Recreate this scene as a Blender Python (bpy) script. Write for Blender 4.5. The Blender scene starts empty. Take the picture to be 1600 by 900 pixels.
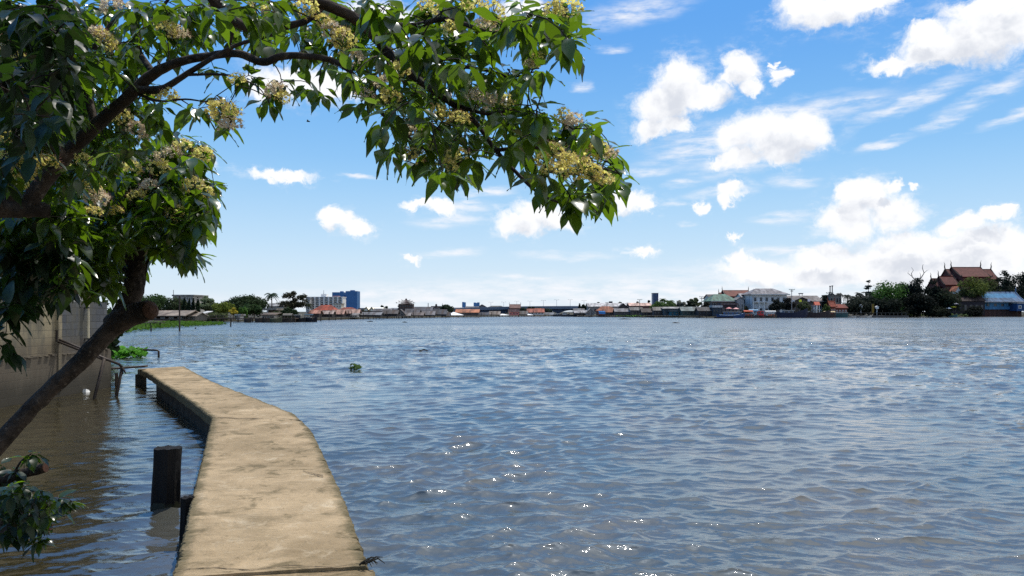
import bpy, math, random
import numpy as np
from mathutils import Vector, Matrix

rnd = random.Random(7)
nr = np.random.default_rng(11)
SC = bpy.context.scene
COL = SC.collection
F, HZ, CX, CAMZ = 1164.0, 487.0, 800.0, 2.3      # focal length in photo pixels, horizon row, centre column, eye height (m)
R = math.radians


def X(px, Y):
    return (px - CX) / F * Y


def Z(py, Y):
    return CAMZ - (py - HZ) / F * Y


def W(px, py, Y):
    return Vector((X(px, Y), Y, Z(py, Y)))


def on_plane(px, py, z=0.0):
    Y = (CAMZ - z) * F / (py - HZ)
    return Vector((X(px, Y), Y, z))


# ------------------------------------------------------------------ custom properties
def tag(o, label=None, cat=None, group=None, kind=None):
    if label: o['label'] = label
    if cat: o['category'] = cat
    if group: o['group'] = group
    if kind: o['kind'] = kind
    return o


def empty(name, loc=(0, 0, 0), rz=0.0, label=None, cat=None, group=None):
    o = bpy.data.objects.new(name, None)
    COL.objects.link(o)
    o.empty_display_size = 0.3
    o.location = loc
    o.rotation_euler = (0, 0, rz)
    return tag(o, label, cat, group)


def copy_tree(o, parent=None):
    c = o.copy()
    COL.objects.link(c)
    c.parent = parent
    for ch in list(o.children):
        copy_tree(ch, c)
    return c


# ------------------------------------------------------------------ mesh builder
class MB:
    def __init__(self):
        self.v, self.f, self.m = [], [], []

    def add(self, vs, fs, m=0):
        b = len(self.v)
        self.v += [tuple(p) for p in vs]
        self.f += [tuple(b + i for i in f) for f in fs]
        self.m += [m] * len(fs)
        return self

    def box(self, x0, x1, y0, y1, z0, z1, m=0):
        vs = [(x0, y0, z0), (x1, y0, z0), (x1, y1, z0), (x0, y1, z0), (x0, y0, z1), (x1, y0, z1), (x1, y1, z1), (x0, y1, z1)]
        return self.add(vs, [(0, 3, 2, 1), (4, 5, 6, 7), (0, 1, 5, 4), (1, 2, 6, 5), (2, 3, 7, 6), (3, 0, 4, 7)], m)

    def tube(self, pts, rad, n=8, m=0, cap=True):
        pts = [Vector(p) for p in pts]
        if not isinstance(rad, (list, tuple)): rad = [rad] * len(pts)
        vs, fs = [], []
        prev = None
        for i, p in enumerate(pts):
            t = (pts[min(i + 1, len(pts) - 1)] - pts[max(i - 1, 0)])
            t = t.normalized() if t.length > 1e-9 else Vector((0, 0, 1))
            if prev is None:
                a = Vector((0, 0, 1)) if abs(t.z) < 0.9 else Vector((1, 0, 0))
                u = t.cross(a).normalized()
            else:
                u = (prev - t * prev.dot(t))
                u = u.normalized() if u.length > 1e-9 else t.orthogonal().normalized()
            prev = u
            w = t.cross(u)
            for k in range(n):
                a = 2 * math.pi * k / n
                vs.append(p + (u * math.cos(a) + w * math.sin(a)) * rad[i])
        for i in range(len(pts) - 1):
            for k in range(n):
                a, b = i * n + k, i * n + (k + 1) % n
                fs.append((a, b, b + n, a + n))
        if cap:
            fs.append(tuple(range(n - 1, -1, -1)))
            fs.append(tuple((len(pts) - 1) * n + k for k in range(n)))
        return self.add(vs, fs, m)

    def cyl(self, x, y, z0, z1, r0, r1=None, n=10, m=0):
        return self.tube([(x, y, z0), (x, y, z1)], [r0, r0 if r1 is None else r1], n, m)

    def prism(self, prof, x0, x1, m=0):
        """profile of (y, z) points pushed along x"""
        n = len(prof)
        vs = [(x0, y, z) for y, z in prof] + [(x1, y, z) for y, z in prof]
        fs = [(i, (i + 1) % n, n + (i + 1) % n, n + i) for i in range(n)]
        fs += [tuple(range(n - 1, -1, -1)), tuple(range(n, 2 * n))]
        return self.add(vs, fs, m)

    def prism_y(self, prof, y0, y1, m=0):
        n = len(prof)
        vs = [(x, y0, z) for x, z in prof] + [(x, y1, z) for x, z in prof]
        fs = [(i, (i + 1) % n, n + (i + 1) % n, n + i) for i in range(n)]
        fs += [tuple(range(n - 1, -1, -1)), tuple(range(n, 2 * n))]
        return self.add(vs, fs, m)

    def build(self, name, mats, parent=None, smooth=False):
        me = bpy.data.meshes.new(name)
        me.from_pydata(self.v, [], self.f)
        for mm in (mats if isinstance(mats, (list, tuple)) else [mats]):
            me.materials.append(mm)
        if any(self.m):
            me.polygons.foreach_set('material_index', self.m)
        if smooth:
            me.polygons.foreach_set('use_smooth', [True] * len(self.f))
        # consistent outward normals
        import bmesh
        bm = bmesh.new(); bm.from_mesh(me)
        bmesh.ops.recalc_face_normals(bm, faces=bm.faces)
        bm.to_mesh(me); bm.free()
        me.update()
        o = bpy.data.objects.new(name, me)
        COL.objects.link(o)
        if parent is not None: o.parent = parent
        return o


def np_mesh(name, verts, quads, mats, parent=None, smooth=False, midx=None):
    me = bpy.data.meshes.new(name)
    verts = np.ascontiguousarray(verts, dtype=np.float32)
    quads = np.ascontiguousarray(quads, dtype=np.int32)
    k = quads.shape[1]
    me.vertices.add(len(verts))
    me.vertices.foreach_set('co', verts.ravel())
    me.loops.add(quads.size)
    me.loops.foreach_set('vertex_index', quads.ravel())
    me.polygons.add(len(quads))
    me.polygons.foreach_set('loop_start', np.arange(0, quads.size, k, dtype=np.int32))
    me.polygons.foreach_set('loop_total', np.full(len(quads), k, dtype=np.int32))
    if smooth:
        me.polygons.foreach_set('use_smooth', np.ones(len(quads), dtype=bool))
    for mm in (mats if isinstance(mats, (list, tuple)) else [mats]):
        me.materials.append(mm)
    if midx is not None:
        me.polygons.foreach_set('material_index', np.ascontiguousarray(midx, dtype=np.int32))
    me.update(calc_edges=True)
    o = bpy.data.objects.new(name, me)
    COL.objects.link(o)
    if parent is not None: o.parent = parent
    return o


# ------------------------------------------------------------------ materials
def lin(c):
    """sRGB 0-255 to linear"""
    out = []
    for x in c:
        x /= 255.0
        out.append(x / 12.92 if x <= 0.04045 else ((x + 0.055) / 1.055) ** 2.4)
    return tuple(out)


class NT:
    """small node-tree helper"""
    def __init__(self, tree):
        self.t = tree
        self.n = tree.nodes
        self.l = tree.links

    def new(self, typ, **kw):
        nd = self.n.new(typ)
        for k, v in kw.items():
            setattr(nd, k, v)
        return nd

    def put(self, sock, val):
        if isinstance(val, bpy.types.NodeSocket):
            self.l.new(val, sock)
        else:
            sock.default_value = val

    def math(self, op, a, b=0.0, c=0.0, clamp=False):
        nd = self.new('ShaderNodeMath', operation=op)
        nd.use_clamp = clamp
        self.put(nd.inputs[0], a); self.put(nd.inputs[1], b); self.put(nd.inputs[2], c)
        return nd.outputs[0]

    def vmath(self, op, a, b=None, c=None):
        nd = self.new('ShaderNodeVectorMath', operation=op)
        self.put(nd.inputs[0], a)
        if b is not None: self.put(nd.inputs[1], b)
        if c is not None: self.put(nd.inputs[2], c)
        return nd.outputs['Value'] if op in ('LENGTH', 'DOT_PRODUCT') else nd.outputs[0]

    def mix(self, f, a, b, blend='MIX'):
        nd = self.new('ShaderNodeMix', data_type='RGBA', blend_type=blend)
        self.put(nd.inputs[0], f)
        self.put(nd.inputs[6], a if not isinstance(a, tuple) else (*a[:3], 1))
        self.put(nd.inputs[7], b if not isinstance(b, tuple) else (*b[:3], 1))
        return nd.outputs[2]

    def noise(self, vec, scale, detail=4, rough=0.55, dist=0.0, color=False):
        nd = self.new('ShaderNodeTexNoise')
        if vec is not None: self.put(nd.inputs['Vector'], vec)
        nd.inputs['Scale'].default_value = scale
        nd.inputs['Detail'].default_value = detail
        nd.inputs['Roughness'].default_value = rough
        nd.inputs['Distortion'].default_value = dist
        return nd.outputs['Color' if color else 'Fac']

    def ramp(self, val, lo, hi, to0=0.0, to1=1.0, smooth=True):
        nd = self.new('ShaderNodeMapRange')
        nd.interpolation_type = 'SMOOTHSTEP' if smooth else 'LINEAR'
        self.put(nd.inputs['Value'], val)
        for k, v in (('From Min', lo), ('From Max', hi), ('To Min', to0), ('To Max', to1)):
            self.put(nd.inputs[k], v)
        return nd.outputs['Result']


def new_mat(name):
    m = bpy.data.materials.new(name)
    m.use_nodes = True
    m.node_tree.nodes.clear()
    t = NT(m.node_tree)
    out = t.new('ShaderNodeOutputMaterial')
    b = t.new('ShaderNodeBsdfPrincipled')
    t.l.new(b.outputs[0], out.inputs[0])
    return m, t, b, out


_cache = {}


def M(rgb, rough=0.8, var=0.35, scale=1.5, bump=0.0, metal=0.0, streak=False, spec=0.3):
    """weathered plain surface; rgb is a real-world albedo in sRGB 0-255"""
    key = (rgb, rough, var, scale, bump, metal, streak)
    if key in _cache: return _cache[key]
    m, t, b, out = new_mat('weathered_surface')
    tc = t.new('ShaderNodeTexCoord').outputs['Object']
    vec = tc
    if streak:
        vec = t.vmath('MULTIPLY', tc, (1.0, 1.0, 0.18))
    n1 = t.noise(vec, scale, 5, 0.6)
    n2 = t.noise(vec, scale * 6, 3, 0.6)
    k = t.math('ADD', t.math('MULTIPLY', n1, 0.7), t.math('MULTIPLY', n2, 0.3))
    k = t.ramp(k, 0.32, 0.68)
    c = lin(rgb)
    dark = tuple(x * (1 - var) for x in c)
    lite = tuple(min(1, x * (1 + var * 0.5)) for x in c)
    t.put(b.inputs['Base Color'], t.mix(k, dark, lite))
    b.inputs['Roughness'].default_value = rough
    b.inputs['Metallic'].default_value = metal
    b.inputs['Specular IOR Level'].default_value = spec
    if bump:
        bp = t.new('ShaderNodeBump')
        bp.inputs['Strength'].default_value = bump
        bp.inputs['Distance'].default_value = 0.02
        t.put(bp.inputs['Height'], k)
        t.l.new(bp.outputs[0], b.inputs['Normal'])
    _cache[key] = m
    return m


def leaf_mat(name, c0, c1, trans, rough=0.4, tw=0.35, spec=0.5):
    """leaf with per-leaf colour variation, shine and light coming through"""
    m, t, b, out = new_mat(name)
    g = t.new('ShaderNodeNewGeometry')
    r = g.outputs['Random Per Island']
    col = t.mix(r, c0, c1)
    t.put(b.inputs['Base Color'], col)
    b.inputs['Roughness'].default_value = rough
    b.inputs['Specular IOR Level'].default_value = spec
    tr = t.new('ShaderNodeBsdfTranslucent')
    t.put(tr.inputs[0], t.mix(r, tuple(x * 0.55 for x in trans), tuple(min(1, x * 1.25) for x in trans)))
    mx = t.new('ShaderNodeMixShader')
    mx.inputs[0].default_value = tw
    t.l.new(b.outputs[0], mx.inputs[1]); t.l.new(tr.outputs[0], mx.inputs[2])
    t.l.new(mx.outputs[0], out.inputs[0])
    return m


def ROOF(rgb):
    """patched metal or tile roofing: stained, rusty in places"""
    key = ('roof', rgb)
    if key in _cache: return _cache[key]
    m, t, b, out = new_mat('old_roofing')
    tc = t.new('ShaderNodeTexCoord').outputs['Object']
    c = tuple(x * 0.72 for x in lin(rgb))
    n1 = t.noise(t.vmath('MULTIPLY', tc, (1.0, 0.35, 0.35)), 0.55, 5, 0.7)
    n2 = t.noise(t.vmath('MULTIPLY', tc, (2.2, 0.3, 0.3)), 1.0, 3, 0.6)
    col = t.mix(t.ramp(n1, 0.36, 0.64), tuple(x * 0.42 for x in c), tuple(min(1, x * 1.15) for x in c))
    col = t.mix(t.ramp(n2, 0.54, 0.70, 0, 0.55), col, (0.10, 0.055, 0.035))
    t.put(b.inputs['Base Color'], col)
    b.inputs['Roughness'].default_value = 0.75
    b.inputs['Specular IOR Level'].default_value = 0.2
    _cache[key] = m
    return m


DARKWOOD = M((74, 62, 52), 0.85, 0.5, 3, streak=True)
OLDWOOD = M((104, 92, 80), 0.85, 0.45, 3, streak=True)
GLASS = M((34, 42, 52), 0.15, 0.3, 0.6, spec=0.6)
WHITE = M((226, 226, 222), 0.6, 0.12, 1.0)
# ------------------------------------------------------------------ camera, sun, sky
cam_d = bpy.data.cameras.new('camera')
cam = bpy.data.objects.new('camera', cam_d)
COL.objects.link(cam)
cam.location = (0, 0, CAMZ)
cam.rotation_euler = (R(90), 0, 0)
cam_d.sensor_width = 36.0
cam_d.lens = 36.0 * F / 1600.0
cam_d.shift_y = (HZ - 450.0) / 1600.0
cam_d.clip_start = 0.05
cam_d.clip_end = 12000
SC.camera = cam

SUN_AZ, SUN_EL = R(30), R(69)
sd = Vector((math.sin(SUN_AZ) * math.cos(SUN_EL), math.cos(SUN_AZ) * math.cos(SUN_EL), math.sin(SUN_EL)))
sl = bpy.data.lights.new('sun', 'SUN')
sl.energy = 4.2
sl.angle = R(0.53)
sl.color = (1.0, 0.95, 0.86)
so = bpy.data.objects.new('sun', sl)
COL.objects.link(so)
so.rotation_euler = sd.to_track_quat('Z', 'Y').to_euler()
so.location = (0, 0, 60)

SC.view_settings.view_transform = 'Standard'
SC.view_settings.look = 'None'
SC.view_settings.exposure = 0
SC.cycles.use_denoising = False
SC.cycles.max_bounces = 6
SC.cycles.transparent_max_bounces = 8

wd = bpy.data.worlds.new('World')
SC.world = wd
wd.use_nodes = True
wd.cycles.sampling_method = 'NONE'
wd.node_tree.nodes.clear()
wt = NT(wd.node_tree)
w_out = wt.new('ShaderNodeOutputWorld')
w_bg = wt.new('ShaderNodeBackground')
SKY_STRENGTH = 0.1
w_bg.inputs['Strength'].default_value = SKY_STRENGTH
wt.l.new(w_bg.outputs[0], w_out.inputs[0])
sky = wt.new('ShaderNodeTexSky')
sky.sky_type = 'NISHITA'
sky.sun_disc = False
sky.sun_elevation = SUN_EL
sky.sun_rotation = SUN_AZ
sky.altitude = 0
sky.air_density = 1.0
sky.dust_density = 0.6
sky.ozone_density = 2.0

dirv = wt.new('ShaderNodeTexCoord').outputs['Generated']
sep = wt.new('ShaderNodeSeparateXYZ')
wt.l.new(dirv, sep.inputs[0])
dx, dy, dz = sep.outputs
az = wt.math('ARCTAN2', dx, dy)
hyp = wt.math('SQRT', wt.math('ADD', wt.math('MULTIPLY', dx, dx), wt.math('MULTIPLY', dy, dy)))
el = wt.math('ARCTAN2', dz, hyp)
cmb = wt.new('ShaderNodeCombineXYZ')
wt.l.new(az, cmb.inputs[0]); wt.l.new(el, cmb.inputs[1])
AE = cmb.outputs[0]                                    # (azimuth, elevation) in radians

# clear sky: richer blue overhead, pale cyan haze low down
hs = wt.new('ShaderNodeHueSaturation')
hs.inputs['Saturation'].default_value = 1.25
wt.l.new(sky.outputs[0], hs.inputs['Color'])
SKYK = 1.0 / SKY_STRENGTH
elc = wt.math('MAXIMUM', el, 0.0)
grad = wt.new('ShaderNodeValToRGB')
cr = grad.color_ramp
cr.interpolation = 'B_SPLINE'
stops = [(0.0, (0.80, 0.90, 1.0)), (0.09, (0.58, 0.80, 1.0)), (0.20, (0.27, 0.60, 0.98)), (0.36, (0.115, 0.38, 0.90)), (0.62, (0.10, 0.38, 0.95)), (1.0, (0.07, 0.22, 0.58))]
cr.elements[0].position, cr.elements[0].color = stops[0][0], (*stops[0][1], 1)
cr.elements[1].position, cr.elements[1].color = stops[-1][0], (*stops[-1][1], 1)
for p, c in stops[1:-1]:
    e = cr.elements.new(p); e.color = (*c, 1)
wt.put(grad.inputs[0], elc)
tint = wt.vmath('SCALE', grad.outputs[0]); tint.node.inputs['Scale'].default_value = SKYK
clear = wt.mix(0.88, hs.outputs[0], tint)


# cloud layout: (photo px, photo row, half width px, half height px) of the lobes each cloud is grown from
CUMULUS = [
    (1062, 125, 42, 40), (1040, 165, 48, 32), (1085, 150, 55, 24), (1022, 200, 38, 20), (1058, 195, 26, 16), (1162, 108, 36, 30), (1176, 138, 24, 16), (1140, 122, 26, 16),
    (1205, 212, 78, 38), (1150, 215, 32, 28), (1255, 215, 42, 30), (1150, 250, 34, 16), (1120, 256, 14, 12), (1215, 240, 48, 22),
    (1300, 18, 84, 32), (1255, 6, 46, 26), (1365, 8, 40, 20), (1480, 72, 92, 30), (1545, 50, 90, 48), (1400, 92, 54, 16), (1600, 40, 60, 44), (1450, 50, 40, 20), (1560, 5, 90, 24),
    (1222, 112, 13, 14), (1216, 95, 6, 6), (1352, 310, 44, 32), (1320, 345, 48, 34), (1400, 335, 48, 32), (1388, 288, 16, 12), (1330, 300, 20, 16), (1424, 291, 8, 9),
    (1560, 338, 38, 14), (1578, 328, 18, 10), (1510, 352, 44, 16), (1440, 385, 130, 26), (1290, 400, 56, 18), (1560, 385, 120, 34), (1350, 415, 150, 30), (1480, 425, 170, 34), (1240, 432, 110, 18), (1600, 440, 120, 26), (1150, 405, 22, 14), (1180, 420, 70, 14),
    (528, 338, 26, 16), (556, 352, 32, 16), (515, 345, 14, 18), (572, 356, 14, 10), (810, 350, 42, 20), (845, 332, 46, 24), (880, 345, 30, 16), (985, 318, 40, 20), (955, 312, 20, 12), (1010, 326, 20, 12),
    (1005, 396, 26, 9), (640, 409, 17, 8), (440, 270, 58, 10), (470, 132, 80, 26), (420, 140, 46, 18), (540, 140, 50, 18), (1145, 298, 22, 12), (1136, 312, 14, 9), (1090, 318, 12, 8), (318, 250, 20, 12),
    (690, 322, 34, 13), (655, 316, 30, 9), (1145, 368, 16, 8),
    (820, 18, 40, 20), (600, 30, 60, 26), (640, 100, 40, 20),
]
WISPS = [
    (1550, 145, 90, 16, 0.35), (1585, 180, 60, 10, 0.25), (1470, 192, 42, 10, 0.3), (1380, 226, 44, 7, 0.2), (1070, 285, 30, 8, 0.05), (1240, 285, 42, 11, -0.1), (1225, 340, 48, 10, 0.05), (1250, 178, 150, 22, 0.1),
    (990, 18, 90, 22, 0.1), (958, 74, 32, 8, 0.0), (905, 136, 20, 10, 0.0), (1100, 225, 110, 30, 0.3), (710, 394, 48, 8, 0.05), (700, 345, 60, 11, 0.1), (730, 322, 50, 10, 0.0), (560, 275, 26, 4, -0.1),
    (1240, 392, 90, 8, 0.0), (1075, 350, 20, 5, 0), (1340, 446, 500, 46, 0.0), (1000, 458, 520, 32, 0.0), (620, 470, 300, 18, 0.0), (1130, 300, 60, 10, 0.1), (880, 400, 70, 8, 0.0), (1180, 250, 120, 20, 0.15), (1420, 160, 110, 14, 0.3), (760, 300, 60, 8, 0.1), (640, 458, 240, 8, 0.0), (820, 434, 60, 6, 0), (1010, 268, 40, 8, 0.0), (1050, 320, 24, 5, 0), (1330, 160, 60, 8, 0.1),
]


def sky_pt(px, py):
    a = math.atan((px - CX) / F)
    e = math.atan((HZ - py) / F * math.cos(a))
    return a, e


def px_scale(px, py):
    a, e = sky_pt(px, py)
    return math.cos(a) ** 2 / F, math.cos(a) * math.cos(e) ** 2 / F


def lobes(vec, lst, k):
    cur = None
    for b in lst:
        a, e = sky_pt(b[0], b[1])
        sx, sy = px_scale(b[0], b[1])
        ia, ib = 1 / (b[2] * sx), 1 / (b[3] * sy)
        if len(b) > 4 and abs(b[4]) > 0.01:
            d = wt.vmath('SUBTRACT', vec, (a, e, 0))
            mp = wt.new('ShaderNodeVectorRotate', rotation_type='Z_AXIS')
            wt.put(mp.inputs['Vector'], d)
            mp.inputs['Angle'].default_value = -b[4]
            q = wt.vmath('MULTIPLY', mp.outputs[0], (ia, ib, 0))
        else:
            q = wt.vmath('MULTIPLY_ADD', vec, (ia, ib, 0), (-a * ia, -e * ib, 0))
        ln = wt.vmath('LENGTH', q)
        cur = ln if cur is None else wt.math('SMOOTH_MIN', cur, ln, k)
    return cur


def warp(vec, amt, scale, detail, rough, stretch=(1, 1, 1)):
    v = wt.vmath('MULTIPLY', vec, stretch)
    n = wt.noise(v, scale, detail, rough, color=True)
    n = wt.vmath('SUBTRACT', n, (0.5, 0.5, 0.5))
    return wt.vmath('MULTIPLY_ADD', n, amt, vec)


wA0 = warp(AE, (0.045, 0.040, 0), 17.0, 3, 0.55)
wA = warp(wA0, (0.030, 0.028, 0), 62.0, 6, 0.66)
LA = lobes(wA, CUMULUS, 0.22)
fine = wt.noise(AE, 130.0, 5, 0.68)
LA2 = wt.math('ADD', LA, wt.math('MULTIPLY', wt.math('SUBTRACT', fine, 0.5), 0.42))
a_core = wt.ramp(LA2, 1.24, 0.58)
# thin torn veil around every cumulus
a_veil = wt.math('MULTIPLY', wt.ramp(LA, 1.9, 0.9), wt.ramp(wt.noise(wt.vmath('MULTIPLY', AE, (1, 2.2, 1)), 30.0, 6, 0.65), 0.45, 0.72))
a_cu = wt.math('MAXIMUM', a_core, wt.math('MULTIPLY', a_veil, 0.42))
# self-shading: look a little way towards the sun; where cloud stands there too the light is weaker
up = wt.vmath('ADD', wA, (0.006, 0.022, 0))
LB = lobes(up, CUMULUS, 0.22)
sh = wt.ramp(LB, 1.0, 0.3)
sh = wt.math('MULTIPLY', sh, wt.ramp(wt.noise(AE, 26.0, 4, 0.55), 0.34, 0.66))
cu_col = wt.mix(sh, (1.02 * SKYK, 1.03 * SKYK, 1.05 * SKYK), (0.72 * SKYK, 0.755 * SKYK, 0.83 * SKYK))

wW = warp(AE, (0.06, 0.02, 0), 16.0, 6, 0.62, (1, 3.0, 1))
LW = lobes(wW, WISPS, 0.2)
a_w = wt.math('MULTIPLY', wt.ramp(LW, 1.35, 0.1), wt.ramp(wt.noise(wt.vmath('MULTIPLY', AE, (1, 4.5, 1)), 22.0, 6, 0.6), 0.25, 0.7))
a_w = wt.math('MULTIPLY', a_w, 0.9)

# the rest of the sky (overhead and behind): broken cumulus laid out on a plane overhead
inv = wt.math('DIVIDE', 1.0, wt.math('MAXIMUM', dz, 0.12))
cv = wt.new('ShaderNodeCombineXYZ')
wt.put(cv.inputs[0], wt.math('MULTIPLY', dx, inv)); wt.put(cv.inputs[1], wt.math('MULTIPLY', dy, inv))
gn = wt.noise(cv.outputs[0], 1.1, 8, 0.58, 0.2)
bias = wt.math('MULTIPLY', dx, 0.30)
g_a = wt.ramp(wt.math('ADD', gn, bias), 0.50, 0.68)
outside = wt.math('MAXIMUM', wt.ramp(el, 0.42, 0.56), wt.ramp(wt.math('ABSOLUTE', az), 0.68, 0.85))
g_a = wt.math('MULTIPLY', wt.math('MULTIPLY', g_a, outside), wt.ramp(el, 0.02, 0.12))

# bright haze around the sun, well above the picture
sdot = wt.vmath('DOT_PRODUCT', dirv, tuple(sd))
glow = wt.math('POWER', wt.math('MAXIMUM', sdot, 0.0), 9.0)
gl2 = wt.math('POWER', wt.math('MAXIMUM', sdot, 0.0), 60.0)
gsum = wt.math('ADD', wt.math('MULTIPLY', glow, 1.0 * SKYK), wt.math('MULTIPLY', gl2, 1.6 * SKYK))
gsum = wt.math('MULTIPLY', gsum, wt.ramp(el, 0.36, 0.62))
gcol = wt.vmath('SCALE', (0.9, 0.97, 1.0)); wt.put(gcol.node.inputs['Scale'], gsum)
clear = wt.vmath('ADD', clear, gcol)
c1 = wt.mix(a_w, clear, (0.97 * SKYK, 0.98 * SKYK, 1.02 * SKYK))
c2 = wt.mix(g_a, c1, (0.88 * SKYK, 0.9 * SKYK, 0.95 * SKYK))
c3 = wt.mix(a_cu, c2, cu_col)
wt.put(w_bg.inputs['Color'], c3)
# ------------------------------------------------------------------ shoreline table (photo px -> depth of the waterline, m)
SHORE = [(-400, 60), (150, 92), (190, 100), (235, 118), (275, 150), (330, 166), (420, 167), (480, 170), (500, 190), (560, 225), (620, 262), (700, 300), (800, 345), (860, 370), (900, 338), (960, 322), (1000, 305),
         (1060, 285), (1110, 268), (1200, 278), (1300, 290), (1400, 305), (1500, 325), (1600, 345), (1800, 370), (2400, 380)]


def D(px):
    for (a, da), (b, db) in zip(SHORE, SHORE[1:]):
        if a <= px <= b:
            return da + (db - da) * (px - a) / (b - a)
    return SHORE[-1][1]


# ------------------------------------------------------------------ river: one sheet with real waves near the viewer
def make_water():
    py = np.concatenate([np.array([487.25, 487.6, 488.2, 489]), np.arange(490, 560, 0.36), np.arange(560, 915, 0.52), np.linspace(920, 2600, 60), np.array([4000, 9000])])
    d = CAMZ * F / (py - HZ)
    fine = np.linspace(-40, 40, 1050)
    coarse_r = np.linspace(41, 320, 150)[:-1]
    ang = np.radians(np.concatenate([fine, coarse_r]))
    nd, na = len(d), len(ang)
    dd, aa = np.meshgrid(d, ang, indexing='ij')
    inside = np.abs(aa) < math.radians(41)
    x = dd * np.sin(aa) ; y = dd * np.cos(aa)
    # rows sit on constant y inside the view so crests stay crisp
    x = np.where(inside, dd * np.tan(np.where(inside, aa, 0)), x)
    y = np.where(inside, dd, y)
    spac = np.gradient(-d)[:, None] * np.ones((1, na))
    spac = np.maximum(np.abs(spac), dd * 0.0014)
    spac = np.where(inside, spac, dd * 0.05)
    calm = 1.0 - 0.62 * np.clip(((-0.37 * (y - 5.07) - 2.35) - x) / 1.2, 0, 1)      # sheltered water between pier and wall
    calm = np.where(y > 30, 1.0, calm)
    g = np.random.default_rng(5)
    z = np.zeros_like(x); hx = np.zeros_like(x); hy = np.zeros_like(x)
    n = 160
    lam = np.exp(g.uniform(np.log(0.06), np.log(1.5), n))
    th = math.radians(6) + g.normal(0, math.radians(36), n)
    for i in range(n):
        L = lam[i]; k = 2 * math.pi / L
        slope = 0.0255 * (1.2 if 0.2 < L < 0.9 else 0.65)
        amp = slope / k
        w = np.clip((L / spac - 2.4) / 3.0, 0, 1)
        if not w.any(): continue
        kx, ky = k * math.sin(th[i]), -k * math.cos(th[i])
        ph = kx * x + ky * y + g.uniform(0, 6.28)
        A = amp * w * calm
        z += A * np.cos(ph)
        hx -= A * 1.5 * (kx / k) * np.sin(ph); hy -= A * 1.5 * (ky / k) * np.sin(ph)
    off = np.clip((d[:, None] - 11) / 26, 0, 1) * np.clip((x + 0.37 * y + 1) / 4, 0, 1)      # longer chop out in the open channel
    for i in range(60):
        L = math.exp(g.uniform(math.log(0.9), math.log(4.5))); k = 2 * math.pi / L
        t_ = math.radians(6) + g.normal(0, math.radians(20))
        w = np.clip((L / spac - 2.2) / 2.5, 0, 1) * off
        kx, ky = k * math.sin(t_), -k * math.cos(t_)
        ph = kx * x + ky * y + g.uniform(0, 6.28)
        A = 0.021 / k * w
        z += A * np.cos(ph); hx -= A * 1.5 * (kx / k) * np.sin(ph); hy -= A * 1.5 * (ky / k) * np.sin(ph)
    # gusts: patches of rougher and smoother water
    gust = 0.78 + 0.30 * np.sin(0.33 * x + 0.12 * y + 1.0) * np.sin(0.21 * y - 0.1 * x) + 0.22 * np.sin(0.9 * x - 0.35 * y) * np.sin(0.5 * y + 0.2 * x + 2)
    z *= gust
    v = np.stack([x + hx, y + hy, z], -1).reshape(-1, 3)
    idx = np.arange(nd * na).reshape(nd, na)
    nxt = np.roll(idx, -1, 1)
    q = np.stack([idx[:-1], nxt[:-1], nxt[1:], idx[1:]], -1).reshape(-1, 4)[:, ::-1]
    m, t, b, out = new_mat('river_water')
    tc = t.new('ShaderNodeTexCoord').outputs['Object']
    rad = t.vmath('LENGTH', tc)
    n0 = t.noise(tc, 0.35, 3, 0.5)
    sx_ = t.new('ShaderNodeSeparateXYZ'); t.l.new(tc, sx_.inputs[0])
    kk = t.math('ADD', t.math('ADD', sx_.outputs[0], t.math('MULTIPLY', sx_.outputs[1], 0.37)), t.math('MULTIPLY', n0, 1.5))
    silt_shade = t.math('MULTIPLY', t.ramp(kk, 0.6, -0.9), t.ramp(sx_.outputs[1], 34, 24))  # silt brown near the bank, dark reflection of trees and wall painted in
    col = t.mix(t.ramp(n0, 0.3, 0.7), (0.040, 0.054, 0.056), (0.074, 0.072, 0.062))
    t.put(b.inputs['Base Color'], t.mix(silt_shade, col, (0.027, 0.022, 0.010)))
    b.inputs['IOR'].default_value = 1.85
    b.inputs['Specular IOR Level'].default_value = 0.5
    st = t.vmath('MULTIPLY', tc, (0.55, 1.0, 1.0))
    small = t.noise(st, 14.0, 4, 0.65)
    mid = t.noise(st, 2.2, 4, 0.62)
    far1 = t.ramp(rad, 12, 45)
    h = t.math('MULTIPLY', small, 0.007)
    h = t.math('ADD', h, t.math('MULTIPLY', t.math('MULTIPLY', mid, far1), 0.05))
    # long wind lanes and slicks
    lane = t.noise(t.vmath('MULTIPLY', tc, (0.022, 0.05, 1)), 1.0, 6, 0.66, 0.8)
    # waves too small for the mesh act as roughness; slicks stay smoother
    t.put(b.inputs['Roughness'], t.math('MULTIPLY', t.ramp(rad, 14, 150, 0.035, 0.30), t.ramp(lane, 0.40, 0.58, 0.5, 1.0)))
    bp = t.new('ShaderNodeBump')
    t.put(bp.inputs['Strength'], t.ramp(lane, 0.36, 0.62, 0.45, 1.0))
    bp.inputs['Distance'].default_value = 1.0
    t.put(bp.inputs['Height'], h)
    # unresolved chop beyond the reach of the mesh: random facets leaning every way, stronger in the wind lanes
    nc = t.vmath('SUBTRACT', t.noise(t.vmath('MULTIPLY', tc, (0.7, 1, 1)), 2.6, 3, 0.7, color=True), (0.5, 0.5, 0.5))
    nc = t.vmath('MULTIPLY', nc, (1.0, 1.5, 0.0))
    amt = t.math('MULTIPLY', t.ramp(rad, 9, 60, 0.0, 1.9), t.ramp(lane, 0.34, 0.64, 0.45, 1.0))
    sc_ = t.new('ShaderNodeVectorMath', operation='SCALE'); t.put(sc_.inputs[0], nc); t.put(sc_.inputs['Scale'], amt)
    nn = t.vmath('NORMALIZE', t.vmath('ADD', bp.outputs[0], sc_.outputs[0]))
    t.put(b.inputs['Normal'], nn)
    o = np_mesh('water', v, q, m, smooth=True)
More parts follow.
